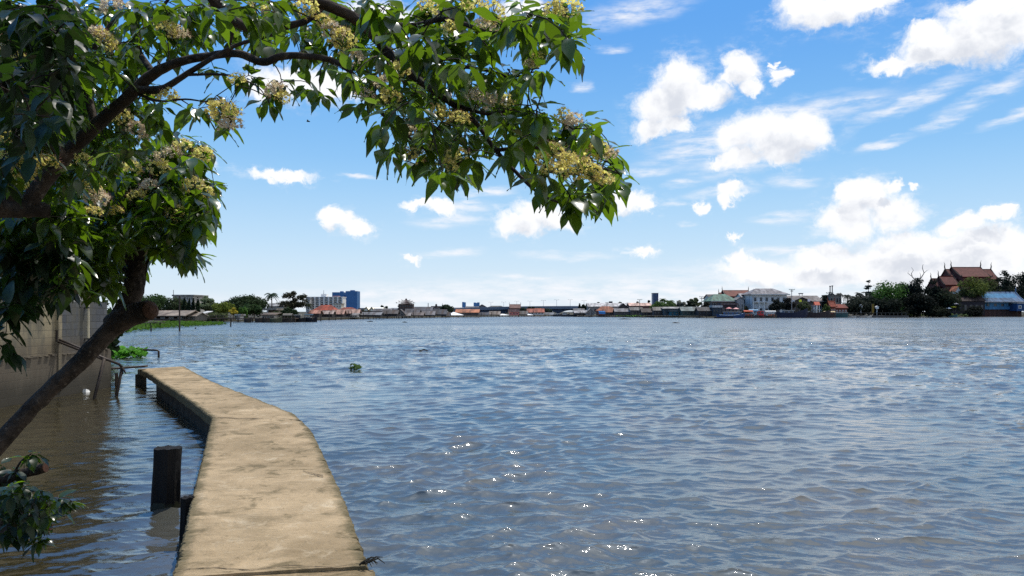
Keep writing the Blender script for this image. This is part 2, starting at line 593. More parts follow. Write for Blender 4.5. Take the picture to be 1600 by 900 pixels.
    tag(o, kind='structure')


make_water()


# ------------------------------------------------------------------ land
def make_land():
    mg = M((62, 58, 44), 0.95, 0.5, 0.15)
    xs = np.concatenate([np.arange(-400, 2400, 20)])
    mb = MB()
    n = len(xs)
    top, low, far = [], [], []
    for p in xs:
        Y = D(p) + 10
        x = X(p, Y)
        low.append((x, Y - 1.4, -0.6)); top.append((x, Y, 0.45 + 0.1 * math.sin(p * 0.13)))
        far.append((X(p, 4200), 4200, 2.0))
    mid = [(X(p, D(p) + 120), D(p) + 120, 1.1) for p in xs]
    mb.add(low + top + mid + far, [(r * n + i, r * n + i + 1, (r + 1) * n + i + 1, (r + 1) * n + i) for r in range(3) for i in range(n - 1)])
    o = mb.build('far_bank', mg)
    tag(o, kind='structure')
    # the bank the photographer stands on, left of and behind the view
    mb = MB()
    edge = [(-12.45, 22.5), (-12.45, 10), (-5.0, 6), (-3.4, 4), (-2.5, 1), (-1.9, -0.9), (2.0, -1.2), (30, -4), (30, -60), (-120, -60), (-120, 60), (-60, 60)]
    k = len(edge)
    c = [(x, y, 0.42) for x, y in edge]
    l = [(x + (0.5 if x > -13 else 0), y + 0.2, -0.6) for x, y in edge]
    mb.add(c + l, [tuple(range(k))] + [(i, (i + 1) % k, k + (i + 1) % k, k + i) for i in range(k)])
    tag(mb.build('near_bank', mg), kind='structure')


make_land()

# ------------------------------------------------------------------ concrete walkway
PZ = 0.5
LEFT = [on_plane(p[0], p[1], PZ) for p in [(268, 900), (284, 845), (300, 775), (312, 730), (321, 694), (328, 664), (331, 652)]]
LEFT2 = [on_plane(p[0], p[1], PZ) for p in [(331, 652), (304, 631), (270, 608), (250, 596), (238, 587), (226, 580), (215, 576)]]
RIGHT = [on_plane(p[0], p[1], PZ) for p in [(581, 900), (560, 838), (538, 780), (520, 740), (503, 705), (487, 672), (472, 657)]]
RIGHT2 = [on_plane(p[0], p[1], PZ) for p in [(472, 657), (458, 645), (400, 622), (352, 604), (326, 593), (305, 582), (288, 572.5)]]


def conc_mat():
    m, t, b, out = new_mat('weathered_concrete')
    tc = t.new('ShaderNodeTexCoord').outputs['Object']
    n1 = t.noise(tc, 0.9, 6, 0.62)
    n2 = t.noise(tc, 7.0, 6, 0.65)
    n3 = t.noise(tc, 34.0, 4, 0.7)
    at = t.new('ShaderNodeAttribute'); at.attribute_name = 'edge'
    n4 = t.noise(tc, 2.6, 7, 0.7, 0.6)
    c = t.mix(t.ramp(n1, 0.3, 0.7), (0.235, 0.172, 0.098), (0.40, 0.297, 0.178))
    c = t.mix(t.math('MULTIPLY', t.ramp(n2, 0.45, 0.75), 0.4), c, (0.17, 0.12, 0.065))
    c = t.mix(t.math('MULTIPLY', t.ramp(n4, 0.56, 0.72), 0.55), c, (0.52, 0.43, 0.30))
    c = t.mix(t.math('MULTIPLY', t.ramp(n4, 0.49, 0.33), 0.85), c, (0.115, 0.088, 0.045))
    c = t.mix(t.ramp(n3, 0.62, 0.70, 0.0, 0.75), c, (0.07, 0.055, 0.03))
    sc2 = t.ramp(t.noise(t.vmath('MULTIPLY', tc, (1.2, 9.0, 1)), 2.2, 5, 0.7, 0.4), 0.64, 0.72)
    c = t.mix(t.math('MULTIPLY', sc2, 0.6), c, (0.62, 0.55, 0.42))
    eg = t.ramp(t.math('ADD', at.outputs['Fac'], t.math('MULTIPLY', t.math('SUBTRACT', n2, 0.5), 1.1)), 0.42, 0.95, 0, 0.8)
    c = t.mix(eg, c, (0.085, 0.072, 0.036))
    c = t.mix(t.math('MULTIPLY', t.ramp(t.noise(t.vmath('MULTIPLY', tc, (0.8, 2.2, 1)), 1.3, 5, 0.7), 0.52, 0.7), 0.5), c, (0.15, 0.115, 0.065))
    t.put(b.inputs['Base Color'], c)
    b.inputs['Roughness'].default_value = 0.92
    b.inputs['Specular IOR Level'].default_value = 0.2
    bp = t.new('ShaderNodeBump'); bp.inputs['Strength'].default_value = 1.0; bp.inputs['Distance'].default_value = 0.02
    h = t.math('ADD', t.math('MULTIPLY', n2, 1.0), t.math('MULTIPLY', n3, 0.5))
    t.put(bp.inputs['Height'], h); t.l.new(bp.outputs[0], b.inputs['Normal'])
    return m


CONC = conc_mat()
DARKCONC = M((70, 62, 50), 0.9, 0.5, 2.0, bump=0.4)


def resample(pts, n):
    pts = [Vector(p) for p in pts]
    ls = [0]
    for a, b in zip(pts, pts[1:]): ls.append(ls[-1] + (b - a).length)
    out = []
    for i in range(n):
        s = ls[-1] * i / (n - 1)
        j = 0
        while j < len(ls) - 2 and ls[j + 1] < s: j += 1
        f = (s - ls[j]) / max(1e-9, ls[j + 1] - ls[j])
        out.append(pts[j].lerp(pts[j + 1], min(1, f)))
    return out


def slab(name, L, Rr, n, parent, th=0.17, seed=1, lift=0.0):
    """cast slab between two edge lines: gently uneven top, chipped edges"""
    g = random.Random(seed)
    A, B = resample(L, n), resample(Rr, n)
    m = 14
    vs, fs = [], []
    prof = [(0.0, -th), (0.0, -0.02), (0.012, 0.0)] + [(k / m, 0.0) for k in range(1, m)] + [(0.988, 0.0), (1.0, -0.02), (1.0, -th)]
    for i in range(n):
        jl = sum(g.uniform(-1, 1) for _ in range(3)) * 0.0045 + (g.uniform(0.015, 0.04) if g.random() < 0.06 else 0)
        jr = sum(g.uniform(-1, 1) for _ in range(3)) * 0.0045 + (g.uniform(0.02, 0.06) if g.random() < 0.07 else 0)
        for s, dz in prof:
            p = A[i].lerp(B[i], s)
            w = (B[i] - A[i]).normalized()
            edge = (1 - s) ** 6 * jl - s ** 6 * jr
            q = p + w * edge
            q.z += dz + lift + 0.006 * math.sin(i * 0.21 + s * 4) + g.uniform(-1, 1) * 0.0025 + (0 if 0.02 < s < 0.98 else g.uniform(-0.012, 0.0))
            vs.append(q)
    k = len(prof)
    for i in range(n - 1):
        for j in range(k):
            a, b = i * k + j, i * k + (j + 1) % k
            fs.append((a, b, b + k, a + k))
    fs.append(tuple(range(k))); fs.append(tuple((n - 1) * k + j for j in range(k)))
    o = MB().add(vs, fs).build(name, CONC, parent)
    ea = o.data.attributes.new('edge', 'FLOAT', 'POINT')
    vals = []
    for i in range(n):
        for s, dz in prof:
            vals.append(max(0.0, 1 - min(s, 1 - s) / 0.16))
    ea.data.foreach_set('value', vals)
    return o


pier = empty('walkway', (0, 0, 0), 0, 'narrow cracked concrete walkway raised over the river with one bend', 'walkway')
# near slab continues under the photographer
d0 = (LEFT[0] - LEFT[2]).normalized(); d1 = (RIGHT[0] - RIGHT[2]).normalized()
sN = [LEFT[0] + d0 * 6.2, LEFT[0] + d0 * 0.02]; sR = [RIGHT[0] + d1 * 6.2, RIGHT[0] + d1 * 0.0 + Vector((0.0, 0.05, 0))]
near_cut = [on_plane(266, 905, PZ), on_plane(575, 884, PZ)]
slab('deck_slab', [LEFT[0] + d0 * 6.2, near_cut[0]], [RIGHT[0] + d1 * 6.2, near_cut[1] + Vector((0.04, 0, 0))], 60, pier, seed=3, lift=-0.022)
slab('deck_slab', [near_cut[0] + Vector((0, 0.012, 0))] + LEFT[1:], [near_cut[1] + Vector((0, 0.012, 0))] + RIGHT[1:], 320, pier, seed=4)
slab('deck_slab', [p + Vector((0, 0.015, 0)) for p in LEFT2], [p + Vector((0, 0.015, 0)) for p in RIGHT2], 320, pier, seed=5, lift=-0.004)
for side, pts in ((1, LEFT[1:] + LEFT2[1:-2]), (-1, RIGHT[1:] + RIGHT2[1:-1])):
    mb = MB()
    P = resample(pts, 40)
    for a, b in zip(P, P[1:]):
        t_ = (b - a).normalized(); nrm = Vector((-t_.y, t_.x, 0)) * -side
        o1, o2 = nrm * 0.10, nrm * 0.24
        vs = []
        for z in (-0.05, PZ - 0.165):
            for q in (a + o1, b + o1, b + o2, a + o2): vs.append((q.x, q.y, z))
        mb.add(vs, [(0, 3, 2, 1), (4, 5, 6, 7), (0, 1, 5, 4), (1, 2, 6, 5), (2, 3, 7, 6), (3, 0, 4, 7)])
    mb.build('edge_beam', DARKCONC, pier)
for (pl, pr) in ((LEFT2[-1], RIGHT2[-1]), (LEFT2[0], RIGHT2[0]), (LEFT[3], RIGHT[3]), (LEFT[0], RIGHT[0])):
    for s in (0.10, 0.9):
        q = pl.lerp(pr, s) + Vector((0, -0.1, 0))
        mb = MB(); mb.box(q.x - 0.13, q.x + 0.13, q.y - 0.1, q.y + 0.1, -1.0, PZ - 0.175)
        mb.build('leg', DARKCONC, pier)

for pts, wd_ in (([(471, 673), (480, 671), (488, 673.5), (498, 672)], .008), ([(474, 737), (484, 740), (492, 742), (505, 744)], .006), ([(484, 744), (494, 743), (505, 745.5)], .008), ([(276, 893), (330, 889), (392, 893), (450, 886), (520, 889), (574, 881)], .005), ([(333, 652), (380, 655), (430, 654), (470, 658)], .012)):
    mb = MB()
    for a, b in zip(pts, pts[1:]):
        A_, B_ = on_plane(a[0], a[1], PZ), on_plane(b[0], b[1], PZ)
        nn_ = (B_ - A_).normalized(); sd_ = Vector((-nn_.y, nn_.x, 0)) * wd_
        k_ = 5
        for i in range(k_):
            p, q = A_.lerp(B_, i / k_), A_.lerp(B_, (i + 1) / k_)
            j0, j1 = rnd.uniform(.4, 1.2), rnd.uniform(.4, 1.2)
            zz_ = Vector((0, 0, 0.012))
            mb.add([p - sd_ * j0 + zz_, q - sd_ * j1 + zz_, q + sd_ * j1 + zz_, p + sd_ * j0 + zz_], [(0, 1, 2, 3)])
    mb.build('crack', M((38, 30, 22), 0.95, .4, 6), pier)

# a loose tuft of dark rag and twigs caught at the slab corner
mb = MB()
c = on_plane(573, 884, PZ)
for k in range(9):
    a = rnd.uniform(-0.6, 0.9); l = rnd.uniform(0.05, 0.13)
    p0 = c + Vector((rnd.uniform(-0.06, 0.0), rnd.uniform(-0.03, 0.03), 0.012))
    mb.tube([p0, p0 + Vector((l * 0.6 * math.cos(a), l * 0.6 * math.sin(a), 0.03)), p0 + Vector((l * math.cos(a), l * math.sin(a), rnd.uniform(-0.03, 0.03)))], [0.007, 0.006, 0.002], 5)
tag(mb.build('debris_tuft', M((30, 28, 22), 0.9)), 'dark tuft of twigs caught at the cracked corner of the walkway', 'debris')


# ------------------------------------------------------------------ posts standing in the water beside the walkway
def timber_post(pxc, py_w, py_t, rpx, lean, label, seed):
    b = on_plane(pxc, py_w, 0.0)
    h = CAMZ - (py_t - HZ) / F * b.y
    r = rpx / F * b.y
    g = random.Random(seed)
    root = empty('mooring_post', (b.x, b.y, 0), 0, label, 'post')
    n, m = 22, 14
    vs, fs = [], []
    jag = [g.uniform(-0.012, 0.006) for _ in range(n)]
    lump = [1 + g.uniform(-0.07, 0.07) for _ in range(n)]
    for i in range(m):
        z = -0.9 + (h + 0.9) * i / (m - 1)
        for k in range(n):
            a = 2 * math.pi * k / n
            rr = r * lump[k] * (1 + 0.03 * math.sin(i * 0.9 + k))
            vs.append((rr * math.cos(a) + lean * (z / h), rr * math.sin(a), z + (jag[k] if i == m - 1 else 0)))
    for i in range(m - 1):
        for k in range(n):
            p, q = i * n + k, i * n + (k + 1) % n
            fs.append((p, q, q + n, p + n))
    top = (m - 1) * n
    vs.append((lean, 0, h - 0.015))
    for k in range(n): fs.append((top + k, top + (k + 1) % n, len(vs) - 1))
    MB().add(vs, fs).build('shaft', M((22, 19, 17), 0.9, 0.6, 9, bump=0.9, streak=True), root)
    # wet weed collar at the waterline
    cb = MB(); cb.tube([(0, 0, -0.05), (0, 0, 0.03), (0.0, 0, 0.1)], [r * 1.08, r * 1.1, r * 1.02], 22)
    cb.build('weed_collar', M((30, 32, 18), 0.6, 0.4, 8), root)


timber_post(259, 795, 699, 20, 0.03, 'thick dark cut-off post standing clear in the water left of the walkway', 3)
timber_post(291, 858, 776, 10, 0.015, 'thin dark post pressed against the left edge of the walkway', 9)


# ------------------------------------------------------------------ block wall at the left
def wall_mat(kind):
    m, t, b, out = new_mat('blockwork_' + kind)
    tc = t.new('ShaderNodeTexCoord').outputs['Object']
    s2 = t.new('ShaderNodeSeparateXYZ'); t.l.new(tc, s2.inputs[0])
    cb2 = t.new('ShaderNodeCombineXYZ'); t.l.new(s2.outputs[1], cb2.inputs[0]); t.l.new(s2.outputs[2], cb2.inputs[1])
    br = t.new('ShaderNodeTexBrick')
    br.inputs['Scale'].default_value = 1.0
    br.inputs['Mortar Size'].default_value = 0.012
    br.inputs['Brick Width'].default_value = 0.42
    br.inputs['Row Height'].default_value = 0.2
    br.inputs['Bias'].default_value = -0.2
    t.l.new(cb2.outputs[0], br.inputs['Vector'])
    if kind == 'grey':
        a, c, mo = (0.06, 0.067, 0.078), (0.095, 0.103, 0.115), (0.035, 0.039, 0.043)
    elif kind == 'plinth':
        a, c, mo = (0.085, 0.068, 0.048), (0.07, 0.056, 0.04), (0.05, 0.042, 0.03)
    else:
        a, c, mo = (0.30, 0.25, 0.155), (0.24, 0.205, 0.13), (0.20, 0.17, 0.11)
    for k, v in (('Color1', a), ('Color2', c), ('Mortar', mo)): br.inputs[k].default_value = (*v, 1)
    st = t.noise(t.vmath('MULTIPLY', tc, (1, 1.2, 0.35)), 2.0, 6, 0.65)
    col = t.mix(t.ramp(st, 0.40, 0.66, 0, 0.85), br.outputs[0], (0.09, 0.085, 0.065))
    # damp, algae-dark foot of the wall
    zz = t.math('ADD', s2.outputs[2], t.math('MULTIPLY', t.math('SUBTRACT', st, 0.5), 0.9))
    col = t.mix(t.ramp(zz, 1.75, 1.35, 0, 0.6), col, (0.105, 0.082, 0.055))
    col = t.mix(t.ramp(zz, 0.9, 0.25, 0, 0.9), col, (0.032, 0.028, 0.018))
    t.put(b.inputs['Base Color'], col)
    b.inputs['Roughness'].default_value = 0.9
    bp = t.new('ShaderNodeBump'); bp.inputs['Strength'].default_value = 0.6; bp.inputs['Distance'].default_value = 0.012
    t.put(bp.inputs['Height'], t.math('ADD', br.outputs['Fac'], t.math('MULTIPLY', st, -1.0))); bp.invert = True
    t.l.new(bp.outputs[0], b.inputs['Normal'])
    return m


wl = empty('block_wall', (-12.4, 20.0, 0), 0, 'stained concrete block wall rising from the water, part tan plaster, part bare grey', 'wall')
ystep = 12.3 * F / (CX - 92) - 20.0
mb = MB()
mb.box(-0.25, 0.1, -12, ystep, 1.12, 2.72)
mb.build('plastered_panel', wall_mat('tan'), wl)
mb = MB()
mb.box(-0.25, 0.06, ystep + 0.002, 2.7, 1.12, 2.58)
mb.build('grey_block_panel', wall_mat('grey'), wl)
mb = MB()
mb.box(-0.25, 0.16, -12, 2.74, -1.2, 1.118)
# rough, broken ledge where plinth and panel meet
for k in range(60):
    y = -12 + k * 0.245
    mb.box(0.1, 0.162 + rnd.uniform(0.0, 0.05), y, y + rnd.uniform(0.12, 0.22), 1.122, 1.122 + rnd.uniform(0.015, 0.06))
mb.build('plinth', wall_mat('plinth'), wl)
mb = MB(); mb.box(0.1, 0.19, ystep - 0.16, ystep + 0.0, 0.2, 2.8); mb.build('pilaster', wall_mat('tan2'), wl)
mb = MB(); mb.box(-0.28, 0.14, -12, ystep + 0.02, 2.722, 2.79); mb.build('coping', M((120, 112, 92), 0.9, 0.5, 2), wl)

# pale drain pipe on the grey panel
yp = 12.2 * F / (CX - 140)
mb = MB(); mb.tube([(-12.24, yp, 1.25), (-12.24, yp, 2.95)], 0.035, 10)
pp = empty('drain_pipe', (0, 0, 0), 0, 'pale upright plastic pipe fixed to the grey part of the block wall', 'pipe')
mb.build('pipe_run', M((196, 186, 158), 0.5, 0.2, 3), pp)
for z in (1.5, 2.4):
    mb = MB(); mb.box(-12.34, -12.19, yp - 0.05, yp + 0.05, z, z + 0.04); mb.build('clip', M((90, 88, 82), 0.6), pp)

# rusty handrails between wall and walkway
PIPE = M((66, 58, 52), 0.55, 0.4, 6, metal=0.4)
hr = empty('handrail', (0, 0, 0), 0, 'bent rusty pipe handrail running down from the wall on two slanting legs', 'handrail')


def wpts(l): return [W(a, b, c) for a, b, c in l]


mb = MB(); mb.tube(wpts([(88, 529, 20.1), (112, 538.5, 20.1), (163, 560, 19.9), (172, 563.5, 20), (186, 569, 20.2), (191, 574, 20.25)]), 0.036, 10); mb.build('top_rail', PIPE, hr, True)
mb = MB(); mb.tube(wpts([(91, 534, 20.0), (135, 551, 19.9), (164, 563, 19.9)]), 0.03, 10); mb.build('lower_rail', PIPE, hr, True)
mb = MB(); mb.tube(wpts([(163, 560, 19.9), (147, 624, 19.8), (143, 640, 19.8)]), 0.042, 10); mb.build('leg', PIPE, hr, True)
mb = MB(); mb.tube(wpts([(191, 573, 20.25), (182, 619, 20.3), (178, 640, 20.3)]), 0.04, 10); mb.build('leg', PIPE, hr, True)
mb = MB(); mb.tube(wpts([(90, 516, 20.1), (89.5, 534, 20.1)]), 0.05, 8); mb.build('wall_bracket', PIPE, hr)
mb = MB(); mb.tube(wpts([(191, 575, 20.2), (194, 579, 20.15), (197, 584, 20.1)]), [0.02, 0.03, 0.008], 6); mb.tube(wpts([(190, 576, 20.2), (192, 583, 20.15), (189, 588, 20.1)]), [0.02, 0.02, 0.006], 6)
tag(mb.build('rag', M((40, 36, 34), 0.9)), 'dark scrap of rag tied to the foot of the bent handrail', 'rag')

pl = empty('gangplank', (0, 0, 0), 0, 'dark timber plank laid from the block wall across to the end of the walkway', 'plank')
mb = MB()
a, b = Vector((-12.35, 23.0, 0.62)), W(229, 571, 23.2)
a.z = b.z - 0.06
mb.box(0, 1, 0, 1, 0, 1); mb.v = []; mb.f = []; mb.m = []
dv = (b - a); nv = Vector((-dv.y, dv.x, 0)).normalized() * 0.16
vs = [a - nv, b - nv, b + nv, a + nv]
mb.add([(*v.xy, v.z - 0.05) for v in vs] + [tuple(v) for v in vs], [(0, 3, 2, 1), (4, 5, 6, 7), (0, 1, 5, 4), (1, 2, 6, 5), (2, 3, 7, 6), (3, 0, 4, 7)])
mb.build('board', DARKWOOD, pl)
mb = MB(); q = W(182, 577, 23.0); mb.tube([(q.x, q.y, -0.8), (q.x, q.y, q.z - 0.12)], 0.05, 8); mb.build('leg', DARKWOOD, pl)

fr = empty('pipe_rail', (0, 0, 0), 0, 'low dark horizontal pipe rail with its end bent down into the water', 'rail')
Yr = 38.0
mb = MB(); mb.tube(wpts([(120, 545.5, Yr), (170, 546, Yr), (240, 547, Yr), (246, 547.5, Yr), (248, 549, Yr), (248, 564, Yr)]), 0.05, 10); mb.build('rail_pipe', PIPE, fr, True)
mb = MB(); mb.tube(wpts([(176, 546, Yr), (176, 566, Yr)]), 0.05, 8); mb.build('leg', PIPE, fr, True)

# floating scrap by the wall
mb = MB(); c = on_plane(131, 613, 0.0)
mb.add([(c.x - .1, c.y, -.02), (c.x + .1, c.y - .08, -.02), (c.x + .14, c.y + .1, -.02), (c.x - .06, c.y + .16, -.02), (c.x - .07, c.y + .02, .08), (c.x + .08, c.y - .03, .1), (c.x + .1, c.y + .08, .06), (c.x - .03, c.y + .12, .07)],
       [(0, 3, 2, 1), (4, 5, 6, 7), (0, 1, 5, 4), (1, 2, 6, 5), (2, 3, 7, 6), (3, 0, 4, 7)])
tag(mb.build('foam_scrap', WHITE), 'small white scrap of foam floating by the foot of the block wall', 'litter')
# ------------------------------------------------------------------ leaf geometry (vectorised)
LT = np.array([0.0, 0.10, 0.26, 0.45, 0.64, 0.82, 1.0])
LWID = np.array([0.02, 0.52, 0.92, 1.0, 0.74, 0.30, 0.0])


def leaves_mesh(P, Dr, Up, Ln, Wd, Cv, fold=0.22):
    """P base points, Dr unit directions, Up unit normals, Ln lengths, Wd half-width ratio, Cv droop"""
    n = len(P)
    S = np.cross(Dr, Up); S /= np.linalg.norm(S, axis=1, keepdims=True) + 1e-9
    N = np.cross(S, Dr)
    V = np.zeros((n, len(LT), 3, 3))
    for i, (t, w) in enumerate(zip(LT, LWID)):
        c = P + Dr * (t * Ln)[:, None] - N * (Cv * t * t * Ln)[:, None]
        wave = 0.03 * np.sin(t * 9 + Ln * 400)
        for j, s in enumerate((-1, 0, 1)):
            V[:, i, j] = c + S * (s * w * Wd * Ln)[:, None] + N * ((abs(s) * fold * w * Wd + (wave * s if s else 0)) * Ln)[:, None]
    base = (np.arange(n) * len(LT) * 3)[:, None, None]
    q = []
    for i in range(len(LT) - 1):
        for j in range(2):
            a = i * 3 + j
            q.append((a, a + 1, a + 4, a + 3))
    Q = base + np.array(q)[None]
    return V.reshape(-1, 3), Q.reshape(-1, 4)


def poly_in(poly, x, y):
    c = False
    j = len(poly) - 1
    for i in range(len(poly)):
        xi, yi = poly[i]; xj, yj = poly[j]
        if (yi > y) != (yj > y) and x < (xj - xi) * (y - yi) / (yj - yi) + xi:
            c = not c
        j = i
    return c


def fill(poly, n, depth, g, gap=18, holes=()):
    xs = [p[0] for p in poly]; ys = [p[1] for p in poly]
    out, tries = [], 0
    while len(out) < n and tries < n * 60:
        tries += 1
        x, y = g.uniform(min(xs), max(xs)), g.uniform(min(ys), max(ys))
        if not poly_in(poly, x, y): continue
        if any((x - hx) ** 2 / (ha * ha) + (y - hy) ** 2 / (hb * hb) < 1 for hx, hy, ha, hb in holes): continue
        Y = depth(x, y) if callable(depth) else depth
        Y += g.uniform(-0.4, 0.4)
        if any((x - a) ** 2 + (y - b) ** 2 < gap * gap and abs(Y - c) < 0.35 for a, b, c in out[-140:]): continue
        out.append((x, y, Y))
    return out


def clear_of(cl, line, r, push):
    """clusters that would hide a bough go behind it"""
    out = []
    for x, y, Y in cl:
        for (ax, ay, aY), (bx, by, bY) in zip(line, line[1:]):
            dx, dy = bx - ax, by - ay
            t = max(0, min(1, ((x - ax) * dx + (y - ay) * dy) / (dx * dx + dy * dy)))
            ex, ey = x - ax - t * dx, y - ay - t * dy
            if ex * ex + (ey * (0.5 if ey < 0 else 1)) ** 2 < r * r and Y < aY + push:
                Y = aY + push + 0.25 * ((x * 13 + y * 7) % 1)
        out.append((x, y, Y))
    return out


BARK = None


def bark():
    m, t, b, out = new_mat('bark')
    tc = t.new('ShaderNodeTexCoord').outputs['Object']
    n1 = t.noise(tc, 9, 6, 0.65, 0.4)
    n2 = t.noise(tc, 45, 4, 0.6)
    vo = t.new('ShaderNodeTexVoronoi'); vo.inputs['Scale'].default_value = 38; t.l.new(tc, vo.inputs['Vector'])
    c = t.mix(t.ramp(n1, 0.35, 0.68), (0.018, 0.014, 0.011), (0.062, 0.047, 0.036))
    c = t.mix(t.ramp(n2, 0.55, 0.75, 0, 0.6), c, (0.14, 0.118, 0.095))
    t.put(b.inputs['Base Color'], c)
    b.inputs['Roughness'].default_value = 0.9
    b.inputs['Specular IOR Level'].default_value = 0.2
    bp = t.new('ShaderNodeBump'); bp.inputs['Strength'].default_value = 1.0; bp.inputs['Distance'].default_value = 0.012
    t.put(bp.inputs['Height'], t.math('ADD', n1, t.math('MULTIPLY', vo.outputs['Distance'], 0.7)))
    t.l.new(bp.outputs[0], b.inputs['Normal'])
    return m


BARK = bark()
CUTWOOD = M((70, 48, 34), 0.85, 0.4, 20, bump=0.5)
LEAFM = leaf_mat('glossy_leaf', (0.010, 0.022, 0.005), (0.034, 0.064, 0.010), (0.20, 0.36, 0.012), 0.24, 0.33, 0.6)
SHADELEAF = leaf_mat('painted_shade_leaf', (0.005, 0.012, 0.004), (0.012, 0.028, 0.008), (0.04, 0.10, 0.008), 0.4, 0.25, 0.3)  # darker copy of the leaf, shade put into its colour


def petal_mat(name, c0, c1, tr, tw):
    return leaf_mat(name, c0, c1, tr, 0.6, tw, 0.3)


PETAL = petal_mat('petal', (0.90, 0.82, 0.46), (0.86, 0.60, 0.07), (1.0, 0.86, 0.24), 0.55)
PETALP = petal_mat('pale_petal', (0.86, 0.82, 0.68), (0.66, 0.44, 0.30), (0.95, 0.74, 0.46), 0.45)
STAMEN = petal_mat('stamen', (0.34, 0.15, 0.16), (0.52, 0.34, 0.24), (0.4, 0.2, 0.15), 0.3)


def blossom_mesh(seed, r, mats):
    g = random.Random(seed)
    mb = MB()
    nfl = 30
    for k in range(nfl):
        th = math.acos(1 - 1.45 * (k + 0.5) / nfl); ph = k * 2.39996 + g.uniform(-0.3, 0.3)
        n = Vector((math.sin(th) * math.cos(ph), math.sin(th) * math.sin(ph), math.cos(th)))
        c = n * r * g.uniform(0.55, 1.05)
        c.z *= 0.8
        u = n.orthogonal().normalized(); w = n.cross(u)
        open_ = g.uniform(0.35, 1.0)
        pr = r * g.uniform(0.28, 0.46)
        for p in range(4):
            a = p * math.pi / 2 + g.uniform(-0.35, 0.35)
            dirp = (u * math.cos(a) + w * math.sin(a)) * open_ + n * (1.15 - open_ * 0.7)
            dirp.normalize()
            sd_ = dirp.cross(n); sd_ = sd_.normalized() if sd_.length > 1e-6 else u
            L = pr * g.uniform(0.8, 1.25)
            mb.add([c, c + dirp * L * 0.6 + sd_ * L * 0.36, c + dirp * L - n * L * 0.15, c + dirp * L * 0.6 - sd_ * L * 0.36], [(0, 1, 2, 3)], 0)
        for s in range(4):
            a = g.uniform(0, 6.28); sp = g.uniform(0.2, 0.75)
            d = (n + (u * math.cos(a) + w * math.sin(a)) * sp).normalized()
            L = r * g.uniform(0.35, 0.62)
            sd_ = d.orthogonal().normalized() * r * 0.012
            e = c + d * L
            mb.add([c - sd_, c + sd_, e + sd_ * 0.8, e - sd_ * 0.8], [(0, 1, 2, 3)], 1)
        # green flower stalk back to the centre
        sd_ = u * r * 0.018
        o0 = Vector((0, 0, -r * 0.35))
        mb.add([o0 - sd_, o0 + sd_, c + sd_, c - sd_], [(0, 1, 2, 3)], 2)
    me = bpy.data.meshes.new('blossom_cluster')
    me.from_pydata(mb.v, [], mb.f)
    for mm in mats: me.materials.append(mm)
    me.polygons.foreach_set('material_index', mb.m)
    me.update()
    return me


STALK = M((70, 92, 40), 0.7, 0.3, 10)
BLOSS = [blossom_mesh(s, 1.0, (PETAL if s % 3 else PETALP, STAMEN, STALK)) for s in range(6)]


